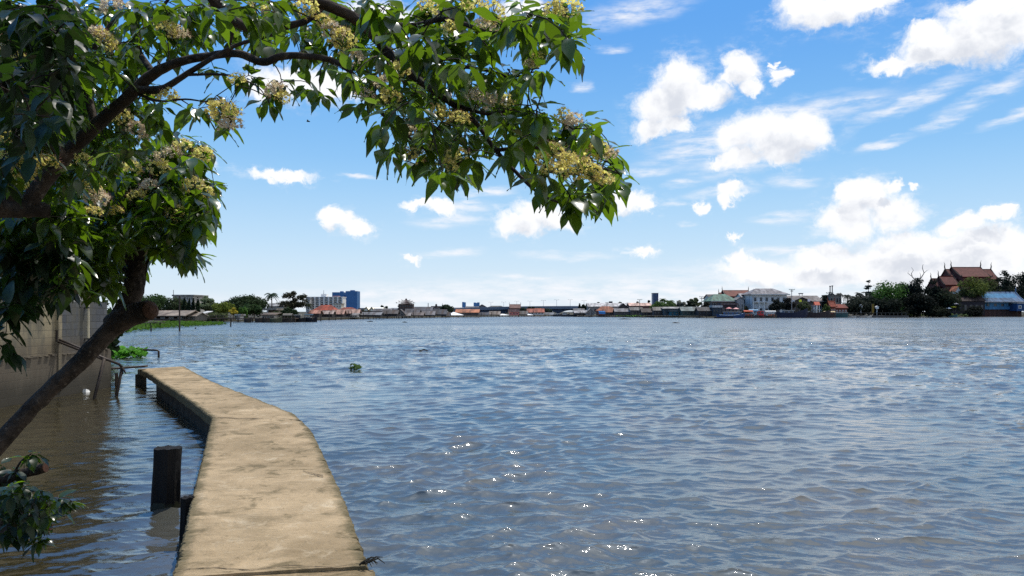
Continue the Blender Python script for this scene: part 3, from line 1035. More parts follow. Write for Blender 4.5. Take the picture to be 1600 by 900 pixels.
def tree_build(root, skel, clusters, blossoms, leaf_len, seed, dark_fn=None, twig_gap=0.95):
    g = random.Random(seed)
    nodes = []                                           # (point, radius)
    woody = MB()
    # leaves standing right in front of a flower head give way to it
    def covered(x, y, Y):
        return any((x - b[0]) ** 2 + (y + 14 - b[1]) ** 2 < (b[3] * 1.15) ** 2 and Y < b[2] + 0.12 for b in blossoms)
    clusters = [(x, y, Y + 0.38 if covered(x, y, Y) else Y) for x, y, Y in clusters]
    for pts, rad in skel:
        P = [W(*p) if not isinstance(p, Vector) else p for p in pts]
        # smooth the bends a little and add natural wobble
        Q, RR = [], []
        for i in range(len(P) - 1):
            p0, p1, p2, p3 = P[max(0, i - 1)], P[i], P[i + 1], P[min(len(P) - 1, i + 2)]
            for s in range(5):
                t = s / 5
                q = 0.5 * ((2 * p1) + (p2 - p0) * t + (2 * p0 - 5 * p1 + 4 * p2 - p3) * t * t + (3 * p1 - p0 - 3 * p2 + p3) * t ** 3)
                rr = rad[i] + (rad[i + 1] - rad[i]) * t
                q = q + Vector((g.uniform(-1, 1), g.uniform(-1, 1), g.uniform(-1, 1))) * rr * 0.06
                Q.append(q); RR.append(rr * g.uniform(0.95, 1.07))
        Q.append(P[-1]); RR.append(rad[-1])
        woody.tube(Q, RR, 12 if max(rad) > 0.03 else 7)
        nodes += [(q, r) for q, r in zip(Q, RR)]
    nodes = [n for n in nodes if n[0].y > 0.8 and n[1] < 0.09]
    twigs = woody
    todo = [W(*c) for c in clusters] + [W(b[0], b[1], b[2] - 0.12) - Vector((0, 0, 0.02)) for b in blossoms]
    dist = lambda p: min((p - q).length for q, _ in nodes)
    todo = sorted(todo, key=dist)
    for c in todo:
        q, r = min(nodes, key=lambda n: (n[0] - c).length)
        L = (c - q).length
        if L < 0.02: continue
        n = max(3, min(7, int(L / 0.08)))
        sag = Vector((g.uniform(-1, 1), g.uniform(-1, 1), g.uniform(0.1, 1.0))) * L * 0.12
        pts = [q.lerp(c, i / n) + sag * math.sin(math.pi * i / n) for i in range(n + 1)]
        r0 = min(max(r * 0.7, 0.002), 0.0022 + 0.004 * L)
        twigs.tube(pts, [r0 + (0.0014 - r0) * i / n for i in range(n + 1)], 5, cap=False)
        for i in range(2, n + 1): nodes.append((pts[i], max(0.0016, r0 * 0.8)))
    # leaves: rosettes of hanging leaves at the twig ends
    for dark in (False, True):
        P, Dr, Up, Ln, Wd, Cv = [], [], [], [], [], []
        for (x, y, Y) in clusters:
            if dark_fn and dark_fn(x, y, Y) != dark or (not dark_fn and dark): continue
            c = W(x, y, Y)
            k = g.randint(5, 8)
            a0 = g.uniform(0, 6.28)
            for i in range(k):
                a = a0 + i * 2.4 + g.uniform(-0.4, 0.4)
                drop = g.uniform(0.15, 1.7) if g.random() < 0.85 else g.uniform(-0.6, 0.2)
                d = Vector((math.cos(a), math.sin(a), -drop)).normalized()
                up = Vector((g.uniform(-0.35, 0.35), g.uniform(-0.35, 0.35), 1.0)) + Vector((math.cos(a), math.sin(a), 0)) * 0.25
                L = leaf_len * g.uniform(0.62, 1.25)
                P.append(c + d * L * 0.18 - Vector((0, 0, 0)) + Vector((g.uniform(-1, 1), g.uniform(-1, 1), g.uniform(-1, 1))) * 0.015)
                Dr.append(d); Up.append(up.normalized()); Ln.append(L); Wd.append(g.uniform(0.175, 0.265)); Cv.append(g.uniform(0.05, 0.32))
        if P:
            v, q = leaves_mesh(np.array(P), np.array(Dr), np.array(Up), np.array(Ln), np.array(Wd), np.array(Cv))
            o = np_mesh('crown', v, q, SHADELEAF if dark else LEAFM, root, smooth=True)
            if dark: o['label'] = 'leaves coloured darker for shade'
    woody.build('trunk', BARK, root, True)
    for i, b in enumerate(blossoms):
        o = bpy.data.objects.new('blossom_cluster', BLOSS[g.randrange(6)])
        COL.objects.link(o); o.parent = root
        Yb = b[2] - 0.12
        o.location = W(b[0], b[1], Yb)
        r = b[3] / F * Yb * g.uniform(0.72, 0.95)
        o.scale = (r, r, r * g.uniform(0.8, 1.0))
        o.rotation_euler = (g.uniform(-0.5, 0.5), g.uniform(-0.5, 0.5), g.uniform(0, 6.28))


# ------------------------------------------------------------------ the leaning tree at the water's edge
g1 = random.Random(21)
t1 = empty('blossom_tree', (-4.6, 3.3, 0.4), 0, 'leaning tree with thick dark trunk slanting across the block wall, cut stub on its side', 'tree')
t1.location = (0, 0, 0)
skel1 = [
    ([Vector((-3.75, 3.8, 0.2)), (-120, 824, 3.9), (0, 692, 4.0), (62, 624, 4.1), (130, 560, 4.2), (182, 503, 4.3), (206, 462, 4.3), (213, 428, 4.3), (222, 388, 4.3), (226, 330, 4.25), (236, 270, 4.2), (262, 215, 4.1)],
     [0.08, 0.055, 0.047, 0.045, 0.047, 0.060, 0.056, 0.054, 0.048, 0.040, 0.030, 0.018]),
    ([(180, 506, 4.3), (206, 492, 4.25), (234, 485, 4.18)], [0.066, 0.064, 0.054]),
    ([(216, 415, 4.3), (170, 370, 4.2), (120, 350, 4.0), (70, 345, 3.8)], [0.045, 0.03, 0.022, 0.012]),
    ([(222, 385, 4.3), (255, 350, 4.2), (290, 325, 4.1), (318, 312, 4.0)], [0.04, 0.026, 0.017, 0.008]),
    ([(214, 425, 4.3), (180, 420, 4.4), (140, 430, 4.3), (95, 440, 4.2), (40, 450, 4.0)], [0.03, 0.022, 0.018, 0.012, 0.008]),
    ([(226, 330, 4.25), (190, 290, 4.1), (165, 260, 4.0)], [0.03, 0.02, 0.012]),
]
polyA1 = [(0, 330), (90, 300), (180, 260), (235, 215), (280, 205), (325, 232), (300, 255), (338, 280), (326, 310), (340, 335), (316, 352), (298, 362), (304, 402), (288, 410), (274, 380), (250, 392), (232, 415), (200, 418), (186, 440), (164, 450),
          (142, 462), (115, 445), (85, 462), (55, 455), (25, 475), (0, 478)]
cl1 = fill(polyA1, 440, lambda x, y: 4.0 - 0.5 * (x < 120), g1, 15)
cl1 += [(22, 485, 3.3), (10, 515, 3.2), (45, 470, 3.3), (16, 545, 3.2), (4, 530, 3.2), (8, 480, 3.3), (130, 452, 4.2), (330, 290, 4.0), (318, 245, 4.0), (303, 405, 4.1), (322, 335, 4.0)]
bl1 = [(137, 288, 3.3, 26), (152, 308, 3.3, 24), (122, 272, 3.4, 22), (146, 330, 3.4, 14), (318, 242, 4.0, 18), (300, 290, 4.0, 20), (275, 333, 3.9, 18), (232, 290, 3.9, 18), (250, 262, 3.9, 20), (215, 305, 3.9, 16), (205, 262, 3.9, 18), (80, 440, 3.8, 18), (96, 432, 3.8, 14),
       (285, 228, 4.0, 17), (322, 300, 3.9, 14), (180, 330, 3.9, 14), (268, 240, 4.0, 17), (70, 452, 3.9, 14), (235, 245, 3.9, 18)]
cl1 = clear_of(cl1, [(62, 624, 4.1), (130, 560, 4.2), (206, 465, 4.3), (212, 436, 4.3)], 32, 0.4)
cl1 = [c for c in cl1 if not (185 < c[0] < 245 and c[1] > 444)]
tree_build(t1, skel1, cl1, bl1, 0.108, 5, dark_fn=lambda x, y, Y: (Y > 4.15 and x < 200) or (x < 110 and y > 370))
mb = MB()                                                 # pale sawn face of the stub
c = W(236, 484.6, 4.172); n_ = (W(234, 485, 4.18) - W(206, 492, 4.25)).normalized()
mb.tube([c - n_ * 0.004, c + n_ * 0.004, c + n_ * 0.02], [0.052, 0.047, 0.025], 14)
mb.build('sawn_face', CUTWOOD, t1)

# ------------------------------------------------------------------ the tree whose long bough arches over the river
g2 = random.Random(33)
t2 = empty('blossom_tree', (0, 0, 0), 0, 'flowering tree whose long bough arches across the top of the view over the river', 'tree')
skel2 = [
    ([Vector((-4.4, 2.2, 0.2)), Vector((-4.0, 2.3, 1.4)), Vector((-3.0, 2.45, 2.3)), (-60, 330, 2.6), (0, 326, 2.65), (45, 327, 2.7), (78, 330, 2.75)], [0.10, 0.07, 0.046, 0.036, 0.033, 0.032, 0.024]),
    ([(44, 322, 2.7), (62, 292, 2.7), (102, 243, 2.7), (150, 196, 2.66), (200, 152, 2.6), (240, 115, 2.55), (280, 97, 2.5), (330, 87, 2.48), (372, 84, 2.45), (410, 97, 2.42), (440, 88, 2.4), (482, 88, 2.4), (525, 97, 2.4), (560, 125, 2.38), (590, 170, 2.35), (640, 215, 2.3), (665, 235, 2.3)],
     [0.031, 0.029, 0.026, 0.023, 0.020, 0.017, 0.0145, 0.0135, 0.0125, 0.013, 0.012, 0.0105, 0.009, 0.007, 0.006, 0.0045, 0.003]),
    ([(212, 140, 2.58), (252, 139, 2.5), (285, 120, 2.45), (330, 92, 2.42), (372, 70, 2.4), (425, 55, 2.35)], [0.0145, 0.0125, 0.0095, 0.008, 0.006, 0.0045]),
    ([(20, 326, 2.67), (16, 308, 2.66), (24, 288, 2.63)], [0.022, 0.019, 0.018]),
    ([Vector((-3.2, 2.4, 2.6)), Vector((-2.2, 2.0, 3.3)), (150, -60, 2.0), (300, -30, 2.05), (345, 12, 2.1), (385, 43, 2.12), (430, 43, 2.15), (478, 33, 2.15), (505, 12, 2.2)], [0.06, 0.05, 0.03, 0.02, 0.016, 0.012, 0.011, 0.009, 0.006]),
    ([(300, -30, 2.05), (420, -20, 2.1), (510, 8, 2.15), (560, 32, 2.2), (600, 74, 2.22), (645, 118, 2.22), (700, 158, 2.2), (742, 190, 2.18), (775, 235, 2.15), (805, 268, 2.12), (842, 302, 2.1), (882, 320, 2.1)], [0.02, 0.018, 0.017, 0.016, 0.014, 0.012, 0.009, 0.008, 0.0065, 0.0055, 0.004, 0.0025]),
    ([(600, 74, 2.22), (612, 112, 2.25), (622, 145, 2.28), (652, 178, 2.3), (690, 205, 2.3), (735, 235, 2.3)], [0.008, 0.007, 0.006, 0.005, 0.004, 0.0025]),
    ([(560, 32, 2.2), (640, 40, 2.15), (700, 30, 2.1), (770, 52, 2.05), (830, 40, 2.05), (880, 50, 2.05)], [0.01, 0.008, 0.007, 0.006, 0.004, 0.003]),
    ([(660, 125, 2.22), (712, 105, 2.2), (760, 110, 2.15), (800, 120, 2.15), (835, 112, 2.15)], [0.007, 0.006, 0.005, 0.004, 0.002]),
    ([(775, 235, 2.15), (820, 230, 2.12), (870, 235, 2.12), (920, 255, 2.1), (965, 270, 2.1)], [0.006, 0.005, 0.004, 0.003, 0.002]),
    ([(700, 158, 2.2), (760, 178, 2.16), (810, 170, 2.14), (850, 185, 2.12)], [0.006, 0.005, 0.004, 0.002]),
    ([(218, 148, 2.58), (250, 158, 2.5), (290, 155, 2.45), (325, 160, 2.4)], [0.006, 0.004, 0.003, 0.002]),
    ([(290, 117, 2.45), (335, 116, 2.4), (370, 120, 2.35), (402, 135, 2.32)], [0.005, 0.004, 0.003, 0.002]),
    ([(355, 85, 2.45), (362, 55, 2.42), (368, 35, 2.4)], [0.007, 0.006, 0.005]),
    ([(100, 245, 2.7), (60, 200, 2.4), (20, 160, 2.2), (-20, 110, 2.0)], [0.02, 0.015, 0.012, 0.008]),
    ([(150, 196, 2.66), (135, 130, 2.7), (150, 70, 2.7), (190, 20, 2.7)], [0.015, 0.012, 0.009, 0.006]),
    ([(240, 115, 2.55), (215, 70, 2.7), (240, 30, 2.8), (270, -10, 2.8)], [0.012, 0.009, 0.007, 0.005]),
]
polyA2 = [(0, 0), (345, 0), (335, 40), (300, 70), (265, 88), (236, 118), (232, 150), (262, 165), (250, 205), (215, 230), (160, 265), (90, 300), (0, 330)]
polyB = [(330, 0), (790, 0), (800, 40), (765, 66), (720, 80), (770, 95), (845, 88), (852, 112), (800, 130), (855, 170), (905, 180), (950, 225), (972, 250), (975, 285), (935, 300), (880, 305), (820, 262), (772, 222), (742, 232), (745, 265), (690, 268), (640, 258), (610, 232), (598, 205), (575, 175), (545, 145), (520, 110),
         (470, 80), (440, 60), (400, 72), (370, 60), (335, 40)]
polyC = [(800, 0), (905, 0), (898, 40), (893, 72), (880, 80), (850, 60), (820, 78), (795, 55)]
cl2 = fill(polyA2, 330, lambda x, y: 2.75 - 0.4 * (x < 110), g2, 18, holes=((238, 92, 20, 26), (262, 178, 24, 14)))
cl2 += fill([(0, 10), (110, 10), (120, 120), (60, 240), (0, 240)], 60, 1.9, g2, 24)
cl2 += fill(polyB, 250, lambda x, y: 2.2, g2, 19, holes=((525, 130, 22, 16), (350, 60, 14, 10), (782, 128, 22, 14), (700, 85, 12, 10), (585, 60, 14, 14), (760, 205, 14, 10), (455, 66, 16, 8)))
for _ in range(190):                                      # unseen rest of the crown, added above and behind to block sky light
    y_ = g2.uniform(0.25, 2.1); x_ = g2.uniform(-3.6, 0.1); zt_ = CAMZ + 487 / F * y_ + g2.uniform(0.25, 1.5)
    cl2.append((CX + x_ / y_ * F, HZ - (zt_ - CAMZ) * F / y_, y_))
cl2 += fill(polyC, 20, 2.05, g2, 18)
hang = [(345, 165), (352, 195), (338, 150), (428, 142), (420, 160), (440, 128), (478, 128), (488, 138), (500, 142), (310, 165), (306, 172), (388, 118), (398, 122), (335, 108), (890, 305), (896, 318), (935, 302), (930, 300), (942, 300), (960, 270), (970, 275), (872, 300), (850, 292), (900, 305), (715, 262), (735, 250),
        (700, 268), (890, 78), (872, 66), (405, 60), (432, 70), (470, 88), (885, 62), (790, 250), (905, 190), (920, 205), (945, 232), (860, 205), (840, 180)]
cl2 += [(x, y, 2.15 + 0.12 * ((x * 7 + y) % 5 - 2) / 2 + (0.25 if x < 520 else 0)) for x, y in hang]
bl2 = [(865, 238, 2.05, 20), (850, 250, 2.04, 18), (888, 250, 2.02, 20), (905, 262, 2.0, 22), (925, 270, 2.0, 22), (942, 281, 2.02, 20), (880, 268, 2.0, 20), (858, 265, 2.02, 16), (935, 236, 2.08, 20), (952, 243, 2.1, 16), (895, 190, 2.1, 20), (880, 183, 2.1, 16), (842, 95, 2.1, 18), (830, 100, 2.12, 14),
       (885, 10, 2.0, 24), (865, 18, 2.0, 18), (770, 22, 2.15, 22), (758, 45, 2.2, 20), (740, 8, 2.2, 22), (705, 48, 2.2, 22), (715, 245, 2.2, 20), (703, 258, 2.2, 18), (690, 180, 2.25, 20), (648, 245, 2.25, 20), (632, 240, 2.25, 16), (640, 200, 2.25, 20), (610, 150, 2.25, 22), (598, 128, 2.25, 20), (570, 150, 2.3, 18), (625, 110, 2.25, 22),
       (520, 52, 2.25, 22), (535, 64, 2.25, 24), (508, 36, 2.25, 20), (480, 14, 2.2, 20), (556, 92, 2.3, 16), (770, 160, 2.15, 20), (745, 150, 2.18, 20), (790, 158, 2.15, 16), (720, 185, 2.2, 18), (430, 140, 2.3, 22), (440, 152, 2.32, 18), (345, 172, 2.35, 26), (358, 195, 2.35, 22), (372, 124, 2.35, 14), (362, 178, 2.33, 18),
       (670, 14, 2.15, 20), (400, 5, 2.3, 20), (260, 45, 2.65, 20), (278, 52, 2.7, 16), (175, 10, 2.6, 22), (165, 65, 2.5, 20), (155, 55, 2.5, 16), (12, 75, 2.3, 26), (30, 95, 2.3, 20), (15, 250, 2.5, 24), (40, 265, 2.5, 24), (70, 255, 2.5, 22), (65, 215, 2.5, 16), (190, 185, 2.8, 20), (215, 205, 2.8, 20), (240, 150, 2.8, 18),
       (5, 215, 2.4, 20), (130, 250, 2.6, 16), (265, 150, 2.6, 16), (30, 285, 2.6, 18)]
cl2 = clear_of(cl2, [q for q in skel2[1][0][:13]], 30, 0.3)
cl2 = clear_of(cl2, [q for q in skel2[0][0][3:]], 24, 0.2)
cl2 = clear_of(cl2, [q for q in skel2[5][0][2:11]], 12, 0.15)
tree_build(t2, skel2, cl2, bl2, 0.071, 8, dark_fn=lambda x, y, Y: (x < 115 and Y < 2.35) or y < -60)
mb = MB(); c = W(24.5, 286.8, 2.628); n_ = (W(24, 288, 2.63) - W(16, 308, 2.66)).normalized()
mb.tube([c - n_ * 0.003, c + n_ * 0.003], 0.0175, 12); mb.build('sawn_face', M((176, 150, 128), 0.85, 0.3, 30), t2)

# ------------------------------------------------------------------ sprouting cut shrub at the bottom left
g3 = random.Random(44)
t3 = empty('shrub', (0, 0, 0), 0, 'dark leafy shrub sprouting around two sawn-off branches above the brown water', 'shrub')
skel3 = [
    ([Vector((-4.5, 3.9, 0.3)), (-60, 775, 4.4), (0, 752, 4.4), (35, 740, 4.4), (70, 731, 4.4)], [0.06, 0.045, 0.034, 0.03, 0.028]),
    ([Vector((-4.3, 3.9, 0.3)), (-50, 832, 4.3), (0, 829, 4.3), (50, 828, 4.3), (78, 824, 4.3)], [0.05, 0.03, 0.025, 0.022, 0.018]),
    ([(20, 745, 4.4), (32, 722, 4.35), (50, 708, 4.3)], [0.008, 0.006, 0.003]),
    ([(30, 828, 4.3), (55, 800, 4.25), (85, 788, 4.2), (112, 783, 4.2)], [0.012, 0.009, 0.006, 0.003]),
]
cl3 = fill([(0, 752), (40, 758), (70, 766), (92, 776), (86, 800), (72, 822), (40, 830), (0, 835)], 60, 4.25, g3, 9)
cl3 += [(50, 708, 4.3), (42, 714, 4.3), (2, 728, 4.4), (10, 740, 4.4), (25, 738, 4.35), (92, 778, 4.2), (108, 784, 4.2), (100, 786, 4.2), (60, 840, 4.3), (14, 838, 4.3), (58, 845, 4.3)]
tree_build(t3, skel3, cl3, [], 0.088, 15, dark_fn=lambda x, y, Y: (x * 3 + y) % 4 > 0.6)
for (p, q, r) in (((70, 731, 4.4), (35, 740, 4.4), 0.0275), ((78, 824, 4.3), (50, 828, 4.3), 0.0175)):
    a, b = W(*p), W(*q); n_ = (a - b).normalized()
    mb = MB(); mb.tube([a, a + n_ * 0.006], r, 10); mb.build('sawn_face', M((96, 66, 50), 0.85, 0.3, 30), t3)

# two insects hovering under the bough
for (px, py, lab) in ((407, 183, 'tiny dark insect flying just right of the hanging blossom cluster'), (482, 190, 'tiny dark insect flying under the pointed hanging leaves')):
    c = W(px, py, 2.4)
    r_ = empty('flying_insect', c, 0.4, lab, 'insect', 'insects in the air')
    mb = MB(); mb.tube([(-.006, 0, 0), (-.003, 0, .001), (.001, 0, .001), (.005, 0, 0)], [0.0008, 0.0026, 0.0022, 0.001], 8); mb.build('body', M((24, 20, 16), 0.5), r_)
    for s in (-1, 1):
        mb = MB(); mb.add([(0, 0, .002), (-.002, s * .006, .005), (-.006, s * .007, .004), (-.005, s * .002, .003)], [(0, 1, 2, 3)]); mb.build('wing', M((120, 116, 108), 0.4), r_)
# ------------------------------------------------------------------ kit for the far banks
LAND = 0.5


def rebase(root, loc):
    root.location = loc
    for ch in root.children:
        ch.location = Vector(ch.location) - Vector(loc)


def leafcloud(lobes_, n, size, g, flat=0.0, shell=0.3):
    """leaf-clump quads spread through lumpy ellipsoid lobes [(x,y,z,rx,ry,rz)], denser towards the outside"""
    tot = sum((l[3] * l[5]) for l in lobes_)
    V = []
    for l in lobes_:
        k = int(n * l[3] * l[5] / tot) + 6
        d = g.normal(size=(k, 3)); d /= np.linalg.norm(d, axis=1, keepdims=True)
        r = shell + (1.08 - shell) * g.random(k) ** 0.6
        lump = 1 + 0.16 * np.sin(d[:, 0] * 5 + l[0] * 3) * np.sin(d[:, 2] * 6 + l[2]) + 0.10 * np.sin(d[:, 1] * 9 + d[:, 0] * 7)
        c = np.array(l[:3]) + d * (r * lump)[:, None] * np.array(l[3:6])
        nrm = d + g.normal(scale=0.6, size=(k, 3)); nrm[:, 2] += 0.4
        nrm /= np.linalg.norm(nrm, axis=1, keepdims=True)
        a = np.cross(nrm, g.normal(size=(k, 3))); a /= np.linalg.norm(a, axis=1, keepdims=True) + 1e-9
        b = np.cross(nrm, a)
        s = size * g.uniform(0.5, 1.25, size=(k, 1))
        e = s * g.uniform(0.45, 0.9, size=(k, 1))
        V.append(np.stack([c - a * s, c - b * e, c + a * s, c + b * e], 1))
    V = np.concatenate(V).reshape(-1, 3)
    return V, np.arange(len(V)).reshape(-1, 4)


_leafc = {}


def FL(rgb, k=1.0):
    key = (rgb, k)
    if key not in _leafc:
        c = lin(rgb)
        _leafc[key] = leaf_mat('foliage', tuple(x * 0.55 * k for x in c), tuple(x * 1.25 * k for x in c), tuple(x * 1.7 * k for x in c), 0.8, 0.28, 0.1)
    return _leafc[key]


TRUNKM = M((78, 66, 54), 0.9, 0.4, 2, streak=True)
gt = np.random.default_rng(77)


def tree(label, px, pt, w, Y=None, pb=None, kind='round', rgb=(52, 74, 36), cat='tree', group=None, name='broadleaf_tree', lob=None, dens=1.0, seed=None):
    """one tree: px centre column, pt photo row of its top, w crown width in photo px, Y depth"""
    Y = Y or D(px) + 14
    x0, m = X(px, Y), Y / F
    zt = Z(pt, Y)
    wid = w * m
    r = wid / 2
    base = LAND if pb is None else Z(pb, Y)
    h = zt - base
    root = empty(name, (x0, Y, base), 0, label, cat, group)
    s = random.Random(int(px * 13 + pt))
    size = max(0.16, 1.1 * m) * 1.45
    L = []
    tb = MB()
    if kind == 'round':
        cz, rz = h * 0.6, h * 0.42
        k = (lob or 7) + 7
        for i in range(k):
            a = s.uniform(0, 6.28); q = s.uniform(0.25, 0.72)
            lr = r * s.uniform(0.32, 0.54)
            L.append((r * q * math.cos(a), r * q * math.sin(a), min(h - lr * 0.8, cz + rz * s.uniform(-0.75, 0.7) * (1.15 - q)), lr, lr, lr * 0.8))
        L.append((0, 0, h - r * 0.34 if h > r * 0.8 else h * 0.6, r * 0.42, r * 0.42, min(r * 0.34, h * 0.35)))
        tb.tube([(0, 0, -0.3), (0.02 * h, 0, h * 0.3), (0, 0, h * 0.62)], [0.035 * h + .05, 0.028 * h, 0.014 * h], 7)
        for i in range(5):
            l = L[i % len(L)]
            tb.tube([(0, 0, h * (0.25 + 0.05 * i)), (l[0] * .5, l[1] * .5, (h * .35 + l[2]) / 2), l[:3]], [0.018 * h, 0.012 * h, 0.005 * h], 5)
        if px > 1280:                                     # crowns that reach low on the overgrown right bank
            for i in range(7):
                L.append((r * (-0.75 + 0.25 * i), r * s.uniform(-.3, .3), h * s.uniform(0.12, 0.4), r * 0.36, r * 0.36, h * 0.16))
        n = int((1300 + 60 * w) * dens)
    elif kind == 'dome':                                 # umbrella-shaped rain tree
        for i in range(16):
            a = i * 2.4; q = math.sqrt((i + 0.5) / 16) * 0.8
            lr = r * 0.26
            L.append((r * q * math.cos(a), r * q * math.sin(a), h * (0.93 - 0.46 * q * q) - lr * 0.55, lr * 1.15, lr * 1.15, lr * 0.72))
        for i in range(8):
            a = i * 2.4 + 1; q = s.uniform(0.3, 0.85)
            L.append((r * q * math.cos(a), r * q * math.sin(a), h * 0.42, r * 0.2, r * 0.2, r * 0.16))
        tb.tube([(0, 0, -0.3), (0, 0, h * 0.3), (0.02 * h, 0, h * 0.5)], [0.06 * h, 0.05 * h, 0.03 * h], 8)
        for i in range(9):
            l = L[i + 4]
            tb.tube([(0, 0, h * 0.3), (l[0] * .5, l[1] * .5, h * 0.52), l[:3]], [0.025 * h, 0.016 * h, 0.006 * h], 5)
        n = int((1500 + 55 * w) * dens)
    elif kind == 'cone':
        for i in range(9):
            t = i / 8
            q = r * (1 - t) ** 0.7 + 0.12 * r
            L.append((0.05 * r * math.sin(i), 0.05 * r * math.cos(i), h * (0.08 + 0.88 * t), q, q, h * 0.085))
        tb.tube([(0, 0, -0.3), (0, 0, h * 0.9)], [0.02 * h, 0.005 * h], 6)
        n = int((300 + 40 * w) * dens)
    elif kind == 'airy':                                  # open feathery crown on a tall forked stem
        for i in range((lob or 12) + 10):
            a = s.uniform(0, 6.28); q = s.uniform(0.1, 0.92)
            lr = r * s.uniform(0.18, 0.34)
            L.append((r * q * math.cos(a), r * q * math.sin(a) * 0.8, h * s.uniform(0.48, 0.98 - 0.16 * q * q) - lr * 0.3, lr, lr, lr * 0.62))
        L.append((0, 0, h - r * 0.14, r * 0.22, r * 0.22, r * 0.15))
        tb.tube([(0, 0, -0.3), (0.01 * h, 0, h * 0.35), (0, 0, h * 0.8)], [0.024 * h, 0.018 * h, 0.007 * h], 7)
        for l in L:
            tb.tube([(0, 0, h * s.uniform(0.3, 0.6)), (l[0] * .55, l[1] * .55, l[2] * 0.86), l[:3]], [0.01 * h, 0.007 * h, 0.003 * h], 5)
        n = int((900 + 44 * w) * dens)
    elif kind == 'tier':                                  # spindly tree with flat separate tiers
        for i, (t, q) in enumerate(((0.98, 0.4), (0.84, 0.62), (0.78, 0.5), (0.66, 0.85), (0.6, 0.8), (0.48, 1.0), (0.4, 0.9), (0.25, 1.0))):
            L.append((r * 0.18 * math.sin(i * 2), 0, h * t, r * q, r * q, h * 0.028))
        tb.tube([(0, 0, -0.3), (0.02 * h, 0, h * 0.5), (0, 0, h)], [0.016 * h, 0.012 * h, 0.004 * h], 6)
        n = int((260 + 22 * w) * dens)
    elif kind == 'palm':
        lean = s.uniform(-0.05, 0.05) * h
        tb.tube([(0, 0, -0.3), (lean * 0.3, 0, h * 0.4), (lean, 0, h - r * 0.45)], [0.03 * h, 0.02 * h, 0.017 * h], 7)
        root_c = Vector((lean, 0, h - r * 0.45))
        V, Q = [], []
        for i in range(26):
            a = i * 2.4 + s.uniform(-0.2, 0.2); rise = s.uniform(-0.5, 0.95)
            d = Vector((math.cos(a), math.sin(a), 0)); sd_ = Vector((-d.y, d.x, 0))
            prev = None
            for j in range(8):
                t = j / 7
                c = root_c + d * r * t * (1.0 - 0.12 * abs(rise)) + Vector((0, 0, r * (rise * 0.85 * t - 0.95 * t * t + 0.18 * t)))
                ww = r * 0.13 * (math.sin(math.pi * min(1, t * 0.85 + 0.12))) + 0.02
                if prev:
                    pc, pw = prev
                    for sg in (-1, 1):
                        b = len(V)
                        V += [pc, pc.lerp(c, 0.62), c + sd_ * sg * ww * 1.1 - Vector((0, 0, ww * 0.8)), pc.lerp(c, .35) + sd_ * sg * pw * 1.15 - Vector((0, 0, pw * 0.85))]
                        Q.append((b, b + 1, b + 2, b + 3))
                prev = (c, ww)
        np_mesh('crown', np.array([tuple(v) for v in V]), np.array(Q), FL(rgb), root)
        tb.build('trunk', TRUNKM, root)
        return root
    elif kind == 'bush':
        for i in range(lob or 6):
            a = s.uniform(0, 6.28); q = s.uniform(0.1, 0.7)
            lr = r * s.uniform(0.3, 0.5)
            L.append((r * q * math.cos(a), r * q * math.sin(a), s.uniform(0.2, 0.72) * h, lr, lr, h * s.uniform(0.25, 0.34)))
        for i in range(4):
            L.append((r * (-0.7 + 0.47 * i), 0, h * 0.22, r * 0.34, r * 0.34, h * 0.26))
        tb.tube([(0, 0, -0.3), (0, 0, h * 0.6)], [0.04 * h, 0.01 * h], 6)
        n = int((700 + 44 * w) * dens)
    v, q = leafcloud(L, n, size, gt)
    np_mesh('crown', v, q, FL(rgb), root)
    tb.build('trunk', TRUNKM, root)
    return root


def deadtree(label, px, pt, w, Y, base_py):
    m = Y / F
    zb = Z(base_py, Y)
    h = Z(pt, Y) - zb
    root = empty('bare_tree', (X(px, Y), Y, LAND), 0, label, 'tree')
    z0 = zb - LAND
    mb = MB()
    r = w * m / 2
    B = MB()
    B.tube([(0, 0, -0.3), (0.1, 0, z0 * 0.6), (0, 0, z0)], [0.4, 0.3, 0.22], 8)
    for pts, r0 in (([(0, 0, 0), (-.55, 0, .35), (-.62, 0, .6), (-.45, 0, .8), (-.62, 0, 1.0)], .2), ([(-.6, 0, .4), (-.95, 0, .62), (-.8, 0, .78)], .13), ([(0, 0, 0), (.45, 0, .4), (.62, 0, .62), (.48, 0, .95), (.5, 0, 1.12), (.56, 0, 1.2)], .22), ([(.6, 0, .62), (.85, 0, .78), (1.0, 0, .84)], .13), ([(.3, 0, .28), (.3, 0, .55), (.2, 0, .66)], .12)):
        mb.tube([(a * r, 0.3 * math.sin(a * 5), z0 + c * h * 0.83) for a, b, c in pts], [r0 * (1 - 0.75 * i / (len(pts) - 1)) for i in range(len(pts))], 6)
    B.build('trunk', TRUNKM, root)
    mb.build('branches', M((96, 88, 84), 0.9), root)
    return root


# ------------------------------------------------------------------ buildings
def win(parent, x, z, w, h, y, frame=None, pane=GLASS, name='window'):
    f = MB()
    t = min(w, h) * 0.12
    f.box(x - w / 2, x + w / 2, y - 0.06, y - 0.004, z, z + t); f.box(x - w / 2, x + w / 2, y - 0.06, y - 0.004, z + h - t, z + h)
    f.box(x - w / 2, x - w / 2 + t, y - 0.06, y - 0.004, z + t, z + h - t); f.box(x + w / 2 - t, x + w / 2, y - 0.06, y - 0.004, z + t, z + h - t)
    o = f.build(name, frame or WHITE, parent)
    p = MB(); p.box(x - w / 2 + t, x + w / 2 - t, y - 0.03, y - 0.006, z + t, z + h - t); p.build('pane', pane, o)
    return o


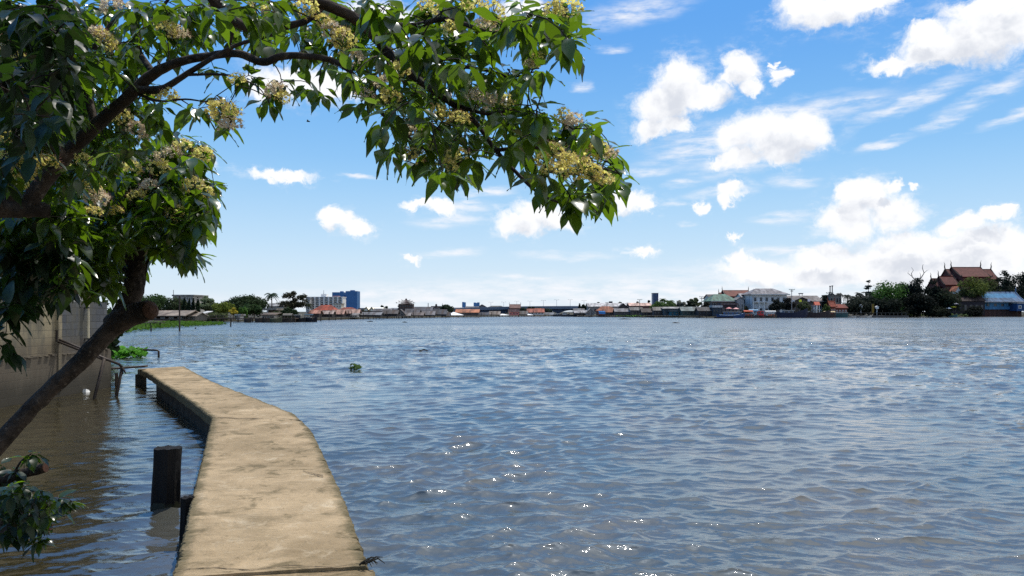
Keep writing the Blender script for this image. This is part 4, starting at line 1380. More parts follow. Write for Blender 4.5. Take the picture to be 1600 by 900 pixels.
def house(label, x0, x1, pe, pr, Y=None, pf=None, dep=None, rot=0.0, roof='side', wall=(120, 112, 100), roofc=(104, 100, 96), ov=0.35, wins=0, wrow=None, door=False, stilts=0, open_front=False, name='waterside_hut', cat='hut', group=None, wcol=None, zb=None, fascia=None):
    """building seen frontally between photo columns x0..x1; pe eave row, pr ridge row, pf floor row"""
    px = (x0 + x1) / 2
    Y = Y or D(px) + 4
    m = Y / F
    w = (x1 - x0) * m
    dep = dep or max(3.0, min(14.0, w * 0.8))
    zf = LAND if pf is None else Z(pf, Y)
    if zb is not None: zf = zb
    ze, zr = Z(pe, Y), Z(pr, Y)
    root = empty(name, (X(px, Y), Y, 0), rot, label, cat, group)
    hw = w / 2 - ov
    wm = wall if not isinstance(wall, tuple) else M(wall, 0.85, 0.35, 0.7, streak=True)
    rm = roofc if not isinstance(roofc, tuple) else ROOF(roofc)
    b = MB()
    if open_front:
        b.box(-hw, hw, dep * 0.35, dep - 0.1, zf, ze)
        b.box(-hw, hw, 0, dep * 0.35, zf, zf + 0.12)
        b.box(-hw, hw, 0.0, 0.07, zf + 0.12, zf + 0.12 + 0.28 * (ze - zf))
    else:
        b.box(-hw, hw, 0, dep, zf, ze)
    if roof in ('side', 'thai'):
        b.prism([(0.02, ze), (dep - 0.02, ze), (dep / 2, zr - 0.15)], -hw + 0.01, hw - 0.01)
    elif roof == 'front':
        b.prism_y([(-hw + .02, ze), (hw - .02, ze), (0, zr - 0.15)], 0.01, dep - 0.01)
    b.build('wall', wm, root)
    t = 0.14
    rb = MB()
    if roof == 'side':
        yo = ov
        for s in (0, 1):
            ya, yb_ = (-yo, dep / 2) if s == 0 else (dep + yo, dep / 2)
            drop = (zr - ze) * yo / (dep / 2)
            rb.add([(-w / 2, ya, ze - drop), (w / 2, ya, ze - drop), (w / 2, yb_, zr), (-w / 2, yb_, zr), (-w / 2, ya, ze - drop + t), (w / 2, ya, ze - drop + t), (w / 2, yb_, zr + t), (-w / 2, yb_, zr + t)],
                   [(0, 3, 2, 1), (4, 5, 6, 7), (0, 1, 5, 4), (1, 2, 6, 5), (2, 3, 7, 6), (3, 0, 4, 7)])
    elif roof == 'front':
        drop = (zr - ze) * ov / max(hw, 0.1)
        for s in (-1, 1):
            rb.add([(s * w / 2, -ov, ze - drop), (0, -ov, zr), (0, dep + ov, zr), (s * w / 2, dep + ov, ze - drop), (s * w / 2, -ov, ze - drop + t), (0, -ov, zr + t), (0, dep + ov, zr + t), (s * w / 2, dep + ov, ze - drop + t)],
                   [(0, 3, 2, 1), (4, 5, 6, 7), (0, 1, 5, 4), (1, 2, 6, 5), (2, 3, 7, 6), (3, 0, 4, 7)])
    elif roof == 'hip':
        k = min(w / 2 * 0.55, dep / 2 + 0.5)
        z0 = ze - 0.05
        rb.add([(-w / 2, -ov, z0), (w / 2, -ov, z0), (w / 2, dep + ov, z0), (-w / 2, dep + ov, z0), (-w / 2 + k, dep / 2, zr), (w / 2 - k, dep / 2, zr), (-w / 2, -ov, z0 + t), (w / 2, -ov, z0 + t), (w / 2, dep + ov, z0 + t), (-w / 2, dep + ov, z0 + t)],
               [(0, 3, 2, 1), (0, 1, 7, 6), (1, 2, 8, 7), (2, 3, 9, 8), (3, 0, 6, 9), (6, 7, 5, 4), (8, 9, 4, 5), (7, 8, 5), (9, 6, 4)])
    elif roof == 'shed':
        rb.add([(-w / 2, -ov - 0.3, ze), (w / 2, -ov - 0.3, ze), (w / 2, dep, zr), (-w / 2, dep, zr), (-w / 2, -ov - .3, ze + t), (w / 2, -ov - .3, ze + t), (w / 2, dep, zr + t), (-w / 2, dep, zr + t)],
               [(0, 3, 2, 1), (4, 5, 6, 7), (0, 1, 5, 4), (1, 2, 6, 5), (2, 3, 7, 6), (3, 0, 4, 7)])
    elif roof == 'flat':
        rb.box(-w / 2, w / 2, -ov, dep + ov, ze + 0.003, zr + t)
    elif roof == 'thai':
        thai_roof_mesh(rb, -w / 2, w / 2, -ov, dep + ov, ze, zr)
    ro = rb.build('roof', rm, root)
    if roof == 'thai':
        fb = MB(); thai_ends(fb, -w / 2, w / 2, -ov, dep + ov, ze, zr); fb.build('finials', fascia or M((120, 84, 50), 0.6), ro)
    elif roof in ('side', 'hip', 'flat', 'shed') and fascia is not None:
        fb = MB(); fb.box(-w / 2 - .03, w / 2 + .03, -ov - 0.42, -ov - 0.32, ze - 0.28, ze + 0.16); fb.build('fascia', fascia, ro)
    wc = M(wcol, 0.7) if wcol else None
    if wins:
        for r_ in range(wrow or 1):
            hh = (ze - zf) / (wrow or 1)
            for i in range(wins):
                x = -hw + 2 * hw * (i + 0.5) / wins
                if door and r_ == 0 and i == wins // 2: continue
                win(root, x, zf + r_ * hh + hh * 0.34, min(1.5, 2 * hw / wins * 0.5), hh * 0.4, 0.0, wc)
    if door:
        i = (wins // 2 + 0.5) / wins if wins else 0.5
        x = -hw + 2 * hw * i
        hh = min(2.1, (ze - zf) * 0.8)
        dm = MB(); dm.box(x - 0.45, x + 0.45, -0.05, -0.004, zf + 0.02, zf + hh); dm.build('door', M((70, 60, 52), 0.7), root)
    for i in range(stilts):
        x = -hw + 0.1 + (2 * hw - 0.2) * i / max(1, stilts - 1)
        sb = MB(); sb.cyl(x, 0.12, -1.0, zf - 0.003, 0.09, n=6); sb.build('stilt', DARKWOOD, root)
    return root


def thai_prof(y0, y1, ze, zr, n=6):
    """concave Thai roof slope, low eave to steep ridge"""
    ym = (y0 + y1) / 2
    out = []
    for i in range(n + 1):
        t = i / n
        out.append((y0 + (ym - y0) * t, ze + (zr - ze) * (0.55 * t + 0.45 * t ** 2.2)))
    return out


def thai_roof_mesh(rb, x0, x1, y0, y1, ze, zr):
    a = thai_prof(y0, y1, ze, zr)
    b = [(y1 - (y - y0), z) for y, z in reversed(a[:-1])]
    prof = a + b
    inner = [(y, z - 0.2) for y, z in reversed(prof)]
    rb.prism(prof + inner, x0, x1)


def thai_ends(fb, x0, x1, y0, y1, ze, zr):
    a = thai_prof(y0, y1, ze, zr)
    b = [(y1 - (y - y0), z) for y, z in reversed(a[:-1])]
    h = zr - ze
    r = h * 0.035 + 0.05
    for x in (x0 - 0.02, x1 + 0.02):
        s = -1 if x == x0 - 0.02 else 1
        fb.tube([(x, y, z + r * 0.6) for y, z in a + b], r, 6)
        ym = (y0 + y1) / 2
        fb.tube([(x, ym, zr - 0.1), (x + s * h * .05, ym, zr + h * 0.22), (x + s * h * .02, ym, zr + h * 0.40), (x + s * h * .1, ym, zr + h * 0.62)], [r * 1.2, r, r * 0.6, 0.02], 6)
        for y, z in (a[0], b[-1]):
            fb.tube([(x, y, z), (x + s * h * .06, y, z + h * .12), (x + s * h * .05, y, z + h * .24)], [r, r * .7, 0.02], 5)


def boat(label, x0, x1, Y=None, hull=(40, 44, 54), hh=None, cabin=None, canopy=None, name='moored_boat', group=None, deckc=(110, 96, 78), flip=False, people=False, stripe=None, sheer=0.5, rot=0.0):
    px = (x0 + x1) / 2
    Y = Y or D(px) - 4
    L = (x1 - x0) / F * Y
    B = max(1.3, min(5.0, L * 0.2))
    hh = hh or max(0.7, L * 0.09)
    root = empty(name, (X(px, Y), Y, 0), rot + (math.pi if flip else 0), label, 'boat', group)
    n = 14
    vs, fs = [], []
    for i in range(n + 1):
        t = i / n
        wv = B / 2 * (math.sin(math.pi * min(1, 0.12 + 0.95 * t)) ** 0.6 if t < 0.9 else max(0.03, (1 - t) * 6.5) ** 0.8 * 0.7)
        sh_ = hh * (1 + sheer * (2.2 * max(0, t - 0.55) ** 1.5 * 2 + 0.9 * max(0, 0.3 - t) ** 1.3 * 2))
        x = -L / 2 + L * t
        bx = x * (0.9 if t > 0.5 else 0.96)
        vs += [(x, -wv, sh_), (bx, -wv * 0.72, -0.25), (bx, wv * 0.72, -0.25), (x, wv, sh_), (x, wv * 0.88, sh_), (x, wv * 0.84, hh * 0.62), (x, -wv * 0.84, hh * 0.62), (x, -wv * 0.88, sh_)]
    for i in range(n):
        for k in range(8):
            a, b = i * 8 + k, i * 8 + (k + 1) % 8
            fs.append((a, b, b + 8, a + 8))
    fs.append(tuple(range(7, -1, -1))); fs.append(tuple(n * 8 + k for k in range(8)))
    MB().add(vs, fs).build('hull', M(hull, 0.55, 0.35, 0.8), root)
    if stripe:
        sb = MB()
        for i in range(1, n - 1):
            a, b = vs[i * 8], vs[(i + 1) * 8]
            sb.add([(a[0], a[1] - .03, a[2] - .02), (b[0], b[1] - .03, b[2] - .02), (b[0], b[1] - .03, b[2] - .02 - hh * .18), (a[0], a[1] - .03, a[2] - .02 - hh * .18)], [(0, 1, 2, 3)])
        sb.build('gunwale_stripe', M(stripe, 0.5), root)
    if cabin:
        c0, c1, ch, crgb = cabin
        xa, xb = -L / 2 + L * c0, -L / 2 + L * c1
        cb = MB(); cb.box(xa, xb, -B * 0.3, B * 0.3, hh * 0.63, hh * 0.63 + ch)
        co = cb.build('cabin', M(crgb, 0.6, 0.25), root)
        k = max(2, int((xb - xa) / 1.4))
        for i in range(k):
            x = xa + (xb - xa) * (i + 0.5) / k
            pb_ = MB(); pb_.box(x - (xb - xa) / k * 0.32, x + (xb - xa) / k * 0.32, -B * 0.3 - 0.02, -B * 0.3 + 0.01, hh * .63 + ch * .5, hh * .63 + ch * .85); pb_.build('window', GLASS, co)
        rb = MB(); rb.box(xa - 0.3, xb + 0.3, -B * 0.36, B * 0.36, hh * .63 + ch + 0.003, hh * .63 + ch + 0.12); rb.build('cabin_roof', M((196, 190, 180), 0.7), co)
    if canopy:
        c0, c1, ch, crgb, kind = canopy
        xa, xb = -L / 2 + L * c0, -L / 2 + L * c1
        cb = MB()
        pr = [(-B * .42, hh + ch * .72), (-B * .25, hh + ch * .93), (0, hh + ch), (B * .25, hh + ch * .93), (B * .42, hh + ch * .72)]
        cb.prism(pr + [(y, z - 0.06) for y, z in reversed(pr)], xa, xb)
        co = cb.build('canopy', M(crgb, 0.6, 0.25), root)
        k = max(2, int((xb - xa) / 2.2) + 1)
        for i in range(k):
            x = xa + 0.1 + (xb - xa - 0.2) * i / (k - 1)
            for s in (-1, 1):
                pb_ = MB(); pb_.box(x - .04, x + .04, s * B * .4 - .04, s * B * .4 + .04, hh * 0.6, hh + ch * .72); pb_.build('canopy_post', OLDWOOD, co)
    return root


def pole(label, px, pt, Y, arms=((0.92, 1.0),), zb=-1.0, r=0.13, rgb=(112, 106, 98), name='utility_pole', cat='pole', group=None, lean=0.0):
    h = Z(pt, Y)
    root = empty(name, (X(px, Y), Y, 0), 0, label, cat, group)
    mb = MB(); mb.tube([(0, 0, zb), (lean, 0, h)], [r, r * 0.75], 8); mb.build('shaft', M(rgb, 0.85, 0.3, 2, streak=True), root)
    for t, wd_ in arms:
        mb = MB(); mb.box(lean * t - wd_, lean * t + wd_, -r - .08, -r + .03, h * t - .07, h * t + .07); ao = mb.build('crossarm', DARKWOOD, root)
        for s in (-0.85, -0.35, 0.35, 0.85):
            ib = MB(); ib.cyl(lean * t + s * wd_, -r, h * t + .072, h * t + .32, .07, .05, 6); ib.build('insulator', M((90, 80, 72), 0.4), ao)
    return root
# ================================================================== LEFT BANK
def leafplants(name, poly_px, n, size, label, cat, kind, rgb, z=0.0, hgt=0.35, seed=1, k=1.0):
    """floating / bank plants as many upright leaves over the water-plane outline given in photo pixels"""
    g = np.random.default_rng(seed)
    P = []
    pts = [on_plane(x, y, z) for x, y in poly_px]
    poly = [(p.x, p.y) for p in pts]
    xs = [p[0] for p in poly]; ys = [p[1] for p in poly]
    while len(P) < n:
        x, y = g.uniform(min(xs), max(xs)), g.uniform(min(ys), max(ys))
        if poly_in(poly, x, y): P.append((x, y, z))
    P = np.array(P)
    a = g.uniform(0, 6.28, n)
    up = g.uniform(0.25, 1.6, n)
    Dr = np.stack([np.cos(a), np.sin(a), up], 1); Dr /= np.linalg.norm(Dr, axis=1, keepdims=True)
    U = np.stack([-np.cos(a) * up, -np.sin(a) * up, np.ones(n)], 1); U /= np.linalg.norm(U, axis=1, keepdims=True)
    P[:, 2] += g.uniform(0, hgt, n)
    v, q = leaves_mesh(P, Dr, U, size * g.uniform(0.6, 1.3, n), np.full(n, 0.36), np.full(n, 0.25))
    o = np_mesh(name, v, q, FL(rgb, k), None)
    return tag(o, label, cat, None, kind)


leafplants('water_hyacinth', [(150, 530), (190, 521.5), (235, 515.5), (280, 512), (330, 509), (355, 507.4), (345, 506.4), (300, 504.6), (262, 504), (215, 504.2), (190, 505.5), (150, 507)], 5200, 0.45, 'bright green mat of floating plants along the left bank', 'water plants', 'stuff', (88, 128, 44), hgt=0.3, seed=3, k=0.5)
leafplants('floating_plant', [(150, 560), (182, 561), (214, 560), (230, 558), (226, 555.5), (196, 554), (170, 553.5), (150, 554)], 420, 0.34, 'leafy green raft of water hyacinth floating between pipe rail and gangplank', 'water plant', None, (72, 122, 40), hgt=0.3, seed=4, k=1.2)
leafplants('floating_plant', [(546, 578), (560, 579.5), (566, 577), (560, 575), (548, 575.5)], 36, 0.2, 'small dark clump of water hyacinth drifting alone in mid river', 'water plant', None, (60, 84, 34), hgt=0.12, seed=5)
for (a, b, y, lab) in ((573, 583, 502.6, 'short dark driftwood stick floating off the dark tugs'), (628, 636, 503.8, 'thin dark floating stick well out below the pagoda roofed building'), (655, 668, 548, 'flat dark drift of weed floating nearest below the far bridge'), (966, 986, 498.8, 'long low dark log floating off the orange hipped roof'), (1050, 1062, 504.8, 'dull floating weed line out from the teal walled shed')):
    p0, p1 = on_plane(a, y), on_plane(b, y + 0.1)
    mb = MB(); r_ = 0.025 + 0.0004 * p0.y
    mb.tube([(p0.x, p0.y, 0.0), ((p0.x + p1.x) / 2, p0.y + .3, r_), (p1.x, p1.y, 0.02)], [r_ * .6, r_ * 1.3, r_ * .5], 7)
    tag(mb.build('driftwood', M((46, 40, 34), 0.8)), lab, 'driftwood')

yA = 152
house('long low riverside shed with rusty tan roof and open dark veranda', 204, 291, 493.5, 486, 150, pf=501.5, dep=9, roof='side', wall=(74, 66, 58), roofc=(150, 136, 122), wins=6, wcol=(150, 146, 138), open_front=True, stilts=7, zb=0.55, name='boat_shed', cat='shed', ov=0.4)
house('smaller grey riverside shed with pale posts beside the long tan roofed shed', 283, 307, 494.2, 489, 153, dep=6, roof='side', wall=(92, 88, 82), roofc=(168, 158, 146), wins=3, wcol=(176, 172, 164), stilts=4, zb=0.5, name='boat_shed', cat='shed', ov=0.3)
house('small shelter with curved white roof right of the two grey sheds', 312, 322, 490.5, 487, 175, dep=4, roof='shed', wall=(86, 84, 80), roofc=(226, 226, 224), open_front=True, name='shelter', cat='shelter')
house('pale concrete apartment slab showing above the trees behind the sheds', 269, 303, 462.8, 461, 300, dep=14, roof='flat', wall=(168, 164, 158), roofc=(176, 172, 166), wins=9, wrow=4, wcol=(120, 118, 114), name='apartment_block', cat='building')
pole('thin dark antenna mast rising above the trees behind the long shed', 271, 453, 260, arms=(), r=0.12, zb=0.4, rgb=(90, 92, 96), name='antenna_mast', cat='mast')
pole('tall weathered timber pole standing in the water before the two sheds', 280.5, 462, 89, arms=(), r=0.11, rgb=(70, 60, 52), name='timber_pole', cat='pole')
for (px, pw, pt, lab) in ((236, 517.5, 508, 'dark crooked stake in the green mat, right of the sawn stub'), (228, 514, 507, 'short dark stake farthest left in the green mat'), (360.5, 510.2, 503.5, 'lone dark stake in open water below the yellow flowering tree'), (305.5, 513.6, 511.6, 'stub of a stake just breaking the surface right of the tall pole'), (253, 512, 508, 'dark stake in the mat below the long shed')):
    q = on_plane(px, pw)
    pole(lab, px, pt, q.y, arms=(), r=0.13 if px > 300 else 0.1, rgb=(52, 46, 40), name='stake', cat='stake', group='stakes in the shallows')
# broken jetty on stakes in the plant mat
q = on_plane(224, 512)
jr = empty('old_jetty', (q.x, q.y, 0), 0, 'broken dark plank landing on short legs above the green mat', 'jetty')
mb = MB(); mb.box(-3.4, 2.6, 0, 1.2, 0.62, 0.74); mb.build('deck', DARKWOOD, jr)
for x in (-3, -1, 0.9, 2.3): mb = MB(); mb.cyl(x, 0.2, -1, 0.617, 0.09, n=6); mb.build('leg', DARKWOOD, jr)

tree('broad dark tree behind the long shed nearest the leaning trunk', 214, 459, 52, 185, rgb=(56, 76, 44))
tree('rounded mid green tree behind the left end of the tan roof', 249, 459.5, 44, 195, rgb=(60, 80, 44))
tree('dull olive tree in front of the pale apartment slab', 275, 464, 40, 190, rgb=(54, 66, 42))
tree('loose grey green tree right of the cypresses', 322, 463, 34, 200, kind='airy', rgb=(104, 116, 86), dens=1.6)
tree('low dark tree filling the dip before the big domed tree', 338, 474, 30, 205, rgb=(58, 74, 52))
for i, (px, pt, lab) in enumerate(((288, 466, 'leftmost of four dark cypresses behind the small grey shed'), (295.5, 467.5, 'second dark cypress from the left behind the small grey shed'), (302, 466.5, 'third dark cypress from the left behind the small grey shed'), (309, 465.5, 'rightmost dark cypress behind the small grey shed'))):
    tree(lab, px, pt, 9.5, 172, kind='cone', rgb=(30, 44, 28), group='row of cypresses', name='cypress_tree', cat='tree')
tree('huge dark domed rain tree with a wide even crown', 386, 458.5, 74, 215, kind='dome', rgb=(48, 62, 38), name='rain_tree')
tree('yellowish green bushy tree left in front of the domed rain tree', 350, 471.5, 32, 182, rgb=(92, 104, 42), lob=9)
tree('small tree with golden yellow blossom below the domed rain tree', 365, 481, 11, 178, rgb=(176, 160, 60), lob=5)
tree('fresh green rounded bush under the domed rain tree', 377, 480.5, 17, 180, kind='bush', rgb=(72, 104, 44), name='bush', cat='bush')
tree('dark green tree under the right half of the domed rain tree', 397, 475, 34, 190, rgb=(52, 72, 40))
tree('low grey olive scrub along the bank left of the yellowish tree', 338, 487.5, 36, 174, kind='bush', rgb=(80, 88, 56), name='bush', cat='bush')
tree('tall palm with drooping fronds right of the domed rain tree', 425, 454.5, 25, 200, kind='palm', rgb=(44, 62, 44), name='palm_tree', cat='palm')
tree('tall feathery tree with sky showing through, left of the white hotel', 459, 454.5, 42, 205, kind='airy', rgb=(58, 58, 42), lob=18, dens=0.8)
tree('ragged dark palm beside the feathery tree', 481, 472, 15, 205, kind='palm', rgb=(50, 58, 40), name='palm_tree', cat='palm')
tree('dense dark bush below the feathery tree', 450, 480, 30, 178, kind='bush', rgb=(44, 58, 36), name='bush', cat='bush')
tree('low hedge like scrub right of the wooden landing', 433, 486, 22, 182, kind='bush', rgb=(60, 72, 44), name='bush', cat='bush')

house('open pavilion with flat pale roof under the tall palm', 411, 432, 484.5, 482.6, 190, dep=8, roof='flat', wall=(140, 130, 116), roofc=(160, 154, 144), open_front=True, wins=0, name='pavilion', cat='pavilion')
house('low white walled hut with brown awning by the wooden landing', 407, 431, 492.5, 489.5, 174, dep=5, roof='shed', wall=(170, 166, 158), roofc=(120, 104, 88), wins=5, wcol=(120, 116, 110), name='riverside_hut', cat='hut')
house('grey roofed house half hidden behind the feathery tree', 415, 446, 478.5, 474, 260, dep=9, roof='side', wall=(150, 146, 140), roofc=(170, 168, 166), wins=4, name='house', cat='house')
# long wooden landing along the bank
q = W(398, 502, 163)
jt = empty('wooden_landing', (q.x, q.y, 0), 0.02, 'long dark wooden landing on piles along the left bank', 'jetty')
mb = MB(); mb.box(-13, 9, -0.6, 2.4, 0.72, 0.92); mb.build('deck', DARKWOOD, jt)
mb = MB(); mb.box(-13, 9, -0.63, -0.53, 1.35, 1.45); mb.build('rail', OLDWOOD, jt)
for i in range(15):
    x = -12.8 + i * 1.55
    mb = MB(); mb.cyl(x, -0.3, -1, 0.717, 0.13, n=6); mb.build('pile', DARKWOOD, jt)
    mb = MB(); mb.box(x - .05, x + .05, -0.6, -0.5, 0.923, 1.35); mb.build('rail_post', OLDWOOD, jt)
house('white parked van shaped kiosk with rounded roof behind the landing', 367, 377, 494, 491.8, 172, dep=2.5, roof='flat', wall=(200, 200, 198), roofc=(190, 190, 188), wins=2, wcol=(80, 80, 84), name='kiosk', cat='kiosk')
for (a, b, c_, h_, lab) in ((382, 393, (44, 40, 38), 0.7, 'small dark open boat moored leftmost at the wooden landing'), (399, 413, (52, 44, 40), 0.75, 'dark wooden boat moored second along the landing'), (411, 426, (60, 52, 44), 0.8, 'brown wooden boat moored below the white walled hut'), (421, 441, (74, 76, 56), 0.9, 'boat with pale olive rim moored at the right end of the landing')):
    boat(lab, a, b, 160, hull=c_, hh=h_, stripe=(150, 140, 110) if b > 430 else None, group='boats moored at the wooden landing')
boat('long low grey barge lying between the landing and the dark tugs', 438, 462, 163, hull=(60, 54, 48), hh=0.6, canopy=(0.2, 0.8, 1.3, (120, 112, 100), 0))
boat('black tug with a dark wheelhouse, left of the pair', 455, 478, 166, hull=(18, 20, 26), hh=0.8, cabin=(0.3, 0.6, 1.0, (40, 42, 48)), name='tug_boat', sheer=0.22)
boat('black tug with bluish green domed canopy, right of the pair', 473, 496, 167, hull=(16, 20, 32), hh=0.85, canopy=(0.15, 0.75, 0.95, (34, 60, 74), 0), cabin=(0.2, 0.5, 0.5, (36, 48, 70)), name='tug_boat', sheer=0.25)

# ------------------------------------------------------------------ hotel and blue tower
Yh = 640
ht = empty('hotel', (X(506.5, Yh), Yh, LAND), 0, 'white eight storey hotel with rows of dark balconies', 'hotel')
m = Yh / F
wh = 57 * m; hh_ = Z(464.5, Yh) - LAND
CONCW = M((222, 220, 216), 0.7, 0.15, 0.2)
mb = MB(); mb.box(-wh / 2, wh / 2, 0, 14, 0, hh_); mb.build('wall', CONCW, ht)
mb = MB(); mb.box(-wh / 2 - .3, wh / 2 + .3, -.8, 14.3, hh_ + .003, hh_ + 0.5); mb.build('roof', CONCW, ht)
mb = MB(); mb.box(-6 * m, 2.5 * m, 2, 9, hh_ + .503, hh_ + 5.2 * m); mb.build('lift_house', CONCW, ht)
mb = MB(); mb.cyl(-2.5 * m, 4, hh_ + 5.2 * m + .003, hh_ + 11.5 * m, .25, .1, 6); mb.build('antenna', M((110, 112, 116), 0.5), ht)
mb = MB(); mb.box(13 * m, 21 * m, 2, 10, hh_ + .503, hh_ + 2.4 * m); mb.build('roof_room', M((150, 110, 104), 0.7), ht)
for i in range(8):
    x = -wh / 2 + wh * (i + 0.5) / 8
    mb = MB(); mb.box(x + wh / 16 - 0.35, x + wh / 16 + 0.35, -1.0, -0.004, 0, hh_ - 0.003); mb.build('fin', CONCW, ht)
    for f in range(8):
        z = hh_ * (f + 0.12) / 8
        wb = MB(); wb.box(x - wh / 16 * .62, x + wh / 16 * .52, -0.12, -0.004, z + hh_ / 8 * .22, z + hh_ / 8 * .74)
        wo = wb.build('window', M((44, 50, 58), 0.3, 0.3, .5), ht)
        if f % 2 == 0 or True:
            bb = MB(); bb.box(x - wh / 16 * .66, x + wh / 16 * .56, -0.9, -0.124, z, z + hh_ / 8 * .2); bb.build('balcony', CONCW, wo)
house('narrow grey service tower at the left end of the white hotel', 477.5, 484.5, 465.6, 464.6, 632, dep=10, roof='flat', wall=(176, 176, 176), roofc=(160, 160, 160), wins=1, wrow=7, name='service_tower', cat='building', zb=0.5)
house('cream block standing in front of the foot of the white hotel', 520, 534, 475.2, 474.2, 560, dep=9, roof='flat', wall=(206, 196, 180), roofc=(190, 180, 166), wins=3, wrow=2, name='low_block', cat='building')
Yb = 820
bt = empty('blue_tower', (X(538, Yb), Yb, LAND), 0, 'deep blue windowless twin block behind the white hotel', 'building')
BLUE = M((72, 112, 158), 0.7, 0.12, 0.15, spec=0.1); m = Yb / F
for (a, b, pt) in ((519, 537.2, 456.6), (540, 558, 454.8)):
    mb = MB(); mb.box((a - 538) * m, (b - 538) * m, 0, 16, 0, Z(pt, Yb) - LAND); mb.build('block', BLUE, bt)
mb = MB(); mb.box(-0.8 * m + .003, 2 * m - .003, 2, 14, 0, Z(461, Yb) - LAND); mb.build('link_block', BLUE, bt)
mb = MB(); mb.box(-8 * m, -4 * m, 4, 10, Z(456.6, Yb) - LAND + .003, Z(454.8, Yb) - LAND); mb.build('roof_room', BLUE, bt)
mb = MB(); mb.box(8 * m, 14 * m, 4, 10, Z(454.8, Yb) - LAND + .003, Z(453.2, Yb) - LAND); mb.build('roof_room', BLUE, bt)

# ------------------------------------------------------------------ waterside village, left to centre
RED, PINK, GREY, DGREY, TAN, PALE = (176, 84, 62), (206, 150, 130), (120, 116, 116), (84, 82, 84), (160, 140, 118), (206, 202, 198)
V = [
    # label, x0, x1, eave, ridge, depth, roof, roof colour, wall colour
    ('house with steep red hipped roof left in the riverside village', 489, 524, 487.6, 481, 230, 'hip', RED, (120, 104, 92), 4),
    ('shack with faded pink roof beside the two dark tugs', 482, 501, 491.5, 488.6, 205, 'side', PINK, (86, 76, 70), 3),
    ('shack with long pale roof under the red hipped roof', 499, 521, 492, 489, 212, 'side', (190, 170, 160), (78, 72, 68), 4),
    ('shack with salmon roof and white door right of the red hipped roof', 517, 538, 491.8, 487.5, 222, 'side', (202, 158, 140), (84, 78, 76), 3),
    ('house with dull red roof peeping over the salmon roofed shacks', 527, 556, 487.5, 483.8, 262, 'hip', (160, 84, 66), (110, 98, 90), 3),
    ('shack with salmon roof ending in a grey gable', 538, 562, 491, 487, 228, 'side', (196, 160, 144), (80, 76, 74), 3),
    ('low shack with white panel wall at the water', 548, 560, 494.4, 492, 224, 'shed', (150, 144, 140), (190, 188, 184), 2),
    ('low long grey roofed boathouse at the water below the zigzag roofs', 561, 596, 493.4, 490.5, 230, 'side', (126, 126, 128), (62, 60, 60), 5),
    ('dark shed with rust streaked roof at the left of the pagoda building', 596, 622, 491.5, 487.8, 250, 'side', (96, 90, 88), (58, 54, 54), 4),
    ('grey roofed shack behind the dark rusty shed', 582, 612, 488.2, 485.6, 268, 'side', (112, 110, 112), (90, 86, 84), 4),
    ('shack with pale gable standing below the pagoda building', 617, 634, 491.6, 486.6, 258, 'front', (110, 104, 102), (120, 112, 106), 2),
    ('low shack with two white doors at the water below the pagoda building', 620, 642, 494, 491, 262, 'side', (140, 134, 132), (150, 146, 142), 4),
    ('grey roofed shack right below the pagoda building', 632, 656, 490.2, 486, 275, 'side', (100, 98, 102), (72, 70, 72), 4),
    ('wide dark grey warehouse roof right of the pagoda building', 646, 676, 487.2, 483.2, 300, 'side', (96, 96, 102), (84, 82, 84), 5),
    ('low brown shack at the water in front of the wide warehouse', 640, 662, 493.4, 490.4, 270, 'side', (122, 112, 108), (66, 62, 62), 4),
    ('shack with light grey sloping roof right of the low brown shack', 658, 680, 492.6, 488.6, 276, 'side', (132, 128, 130), (70, 68, 70), 4),
    ('dark grey shack before the square rooftop block', 676, 698, 491.6, 486.6, 285, 'side', (92, 92, 98), (66, 66, 70), 4),
    ('small dark shack at the water left of the white tent', 690, 704, 493.6, 490, 286, 'side', (88, 86, 90), (56, 56, 60), 2),
    ('long shed with bright orange roof before the bridge end', 711, 749, 489.8, 486.2, 300, 'side', (188, 124, 92), (96, 84, 80), 7),
    ('low dark shed under the bridge haunch', 742, 764, 492.6, 490, 318, 'side', (74, 76, 84), (60, 62, 68), 4),
    ('small shack with brown wall left of the pink shopfront', 764, 782, 492, 488.6, 325, 'side', (150, 138, 128), (120, 96, 82), 3),
    ('pink walled shopfront below the brown Thai roof', 794, 812, 489.2, 486.2, 335, 'flat', (190, 150, 140), (206, 128, 120), 3),
    ('grey hut right of the pink shopfront', 809, 825, 491.6, 488.2, 338, 'side', (116, 114, 112), (90, 88, 86), 3),
    ('house with coral roof, left of two coral roofs before the bridge', 823, 836, 488.8, 485.4, 352, 'side', (208, 132, 112), (206, 196, 190), 2),
    ('house with coral roof, right of two coral roofs before the bridge', 834, 851, 488.8, 485.0, 350, 'side', (200, 120, 100), (206, 196, 190), 3),
    ('low grey hut at the water end of the right coral roof', 842, 866, 492.4, 490, 352, 'side', (120, 122, 126), (84, 86, 90), 3),
]
for (lab, x0, x1, pe, pr, Y, rf, rc, wc, nw) in V:
    wl_ = HZ + CAMZ * F / Y
    pe, pr = wl_ + (pe - wl_) * 1.2 - .3, wl_ + (pr - wl_) * 1.25 - .3
    house(lab, x0, x1, pe, pr, Y, roof=rf, wall=wc, roofc=rc, wins=nw, wcol=tuple(int(c * 0.8) for c in wc), stilts=0 if Y > D((x0 + x1) / 2) + 14 else 4, ov=0.4, zb=0.7)
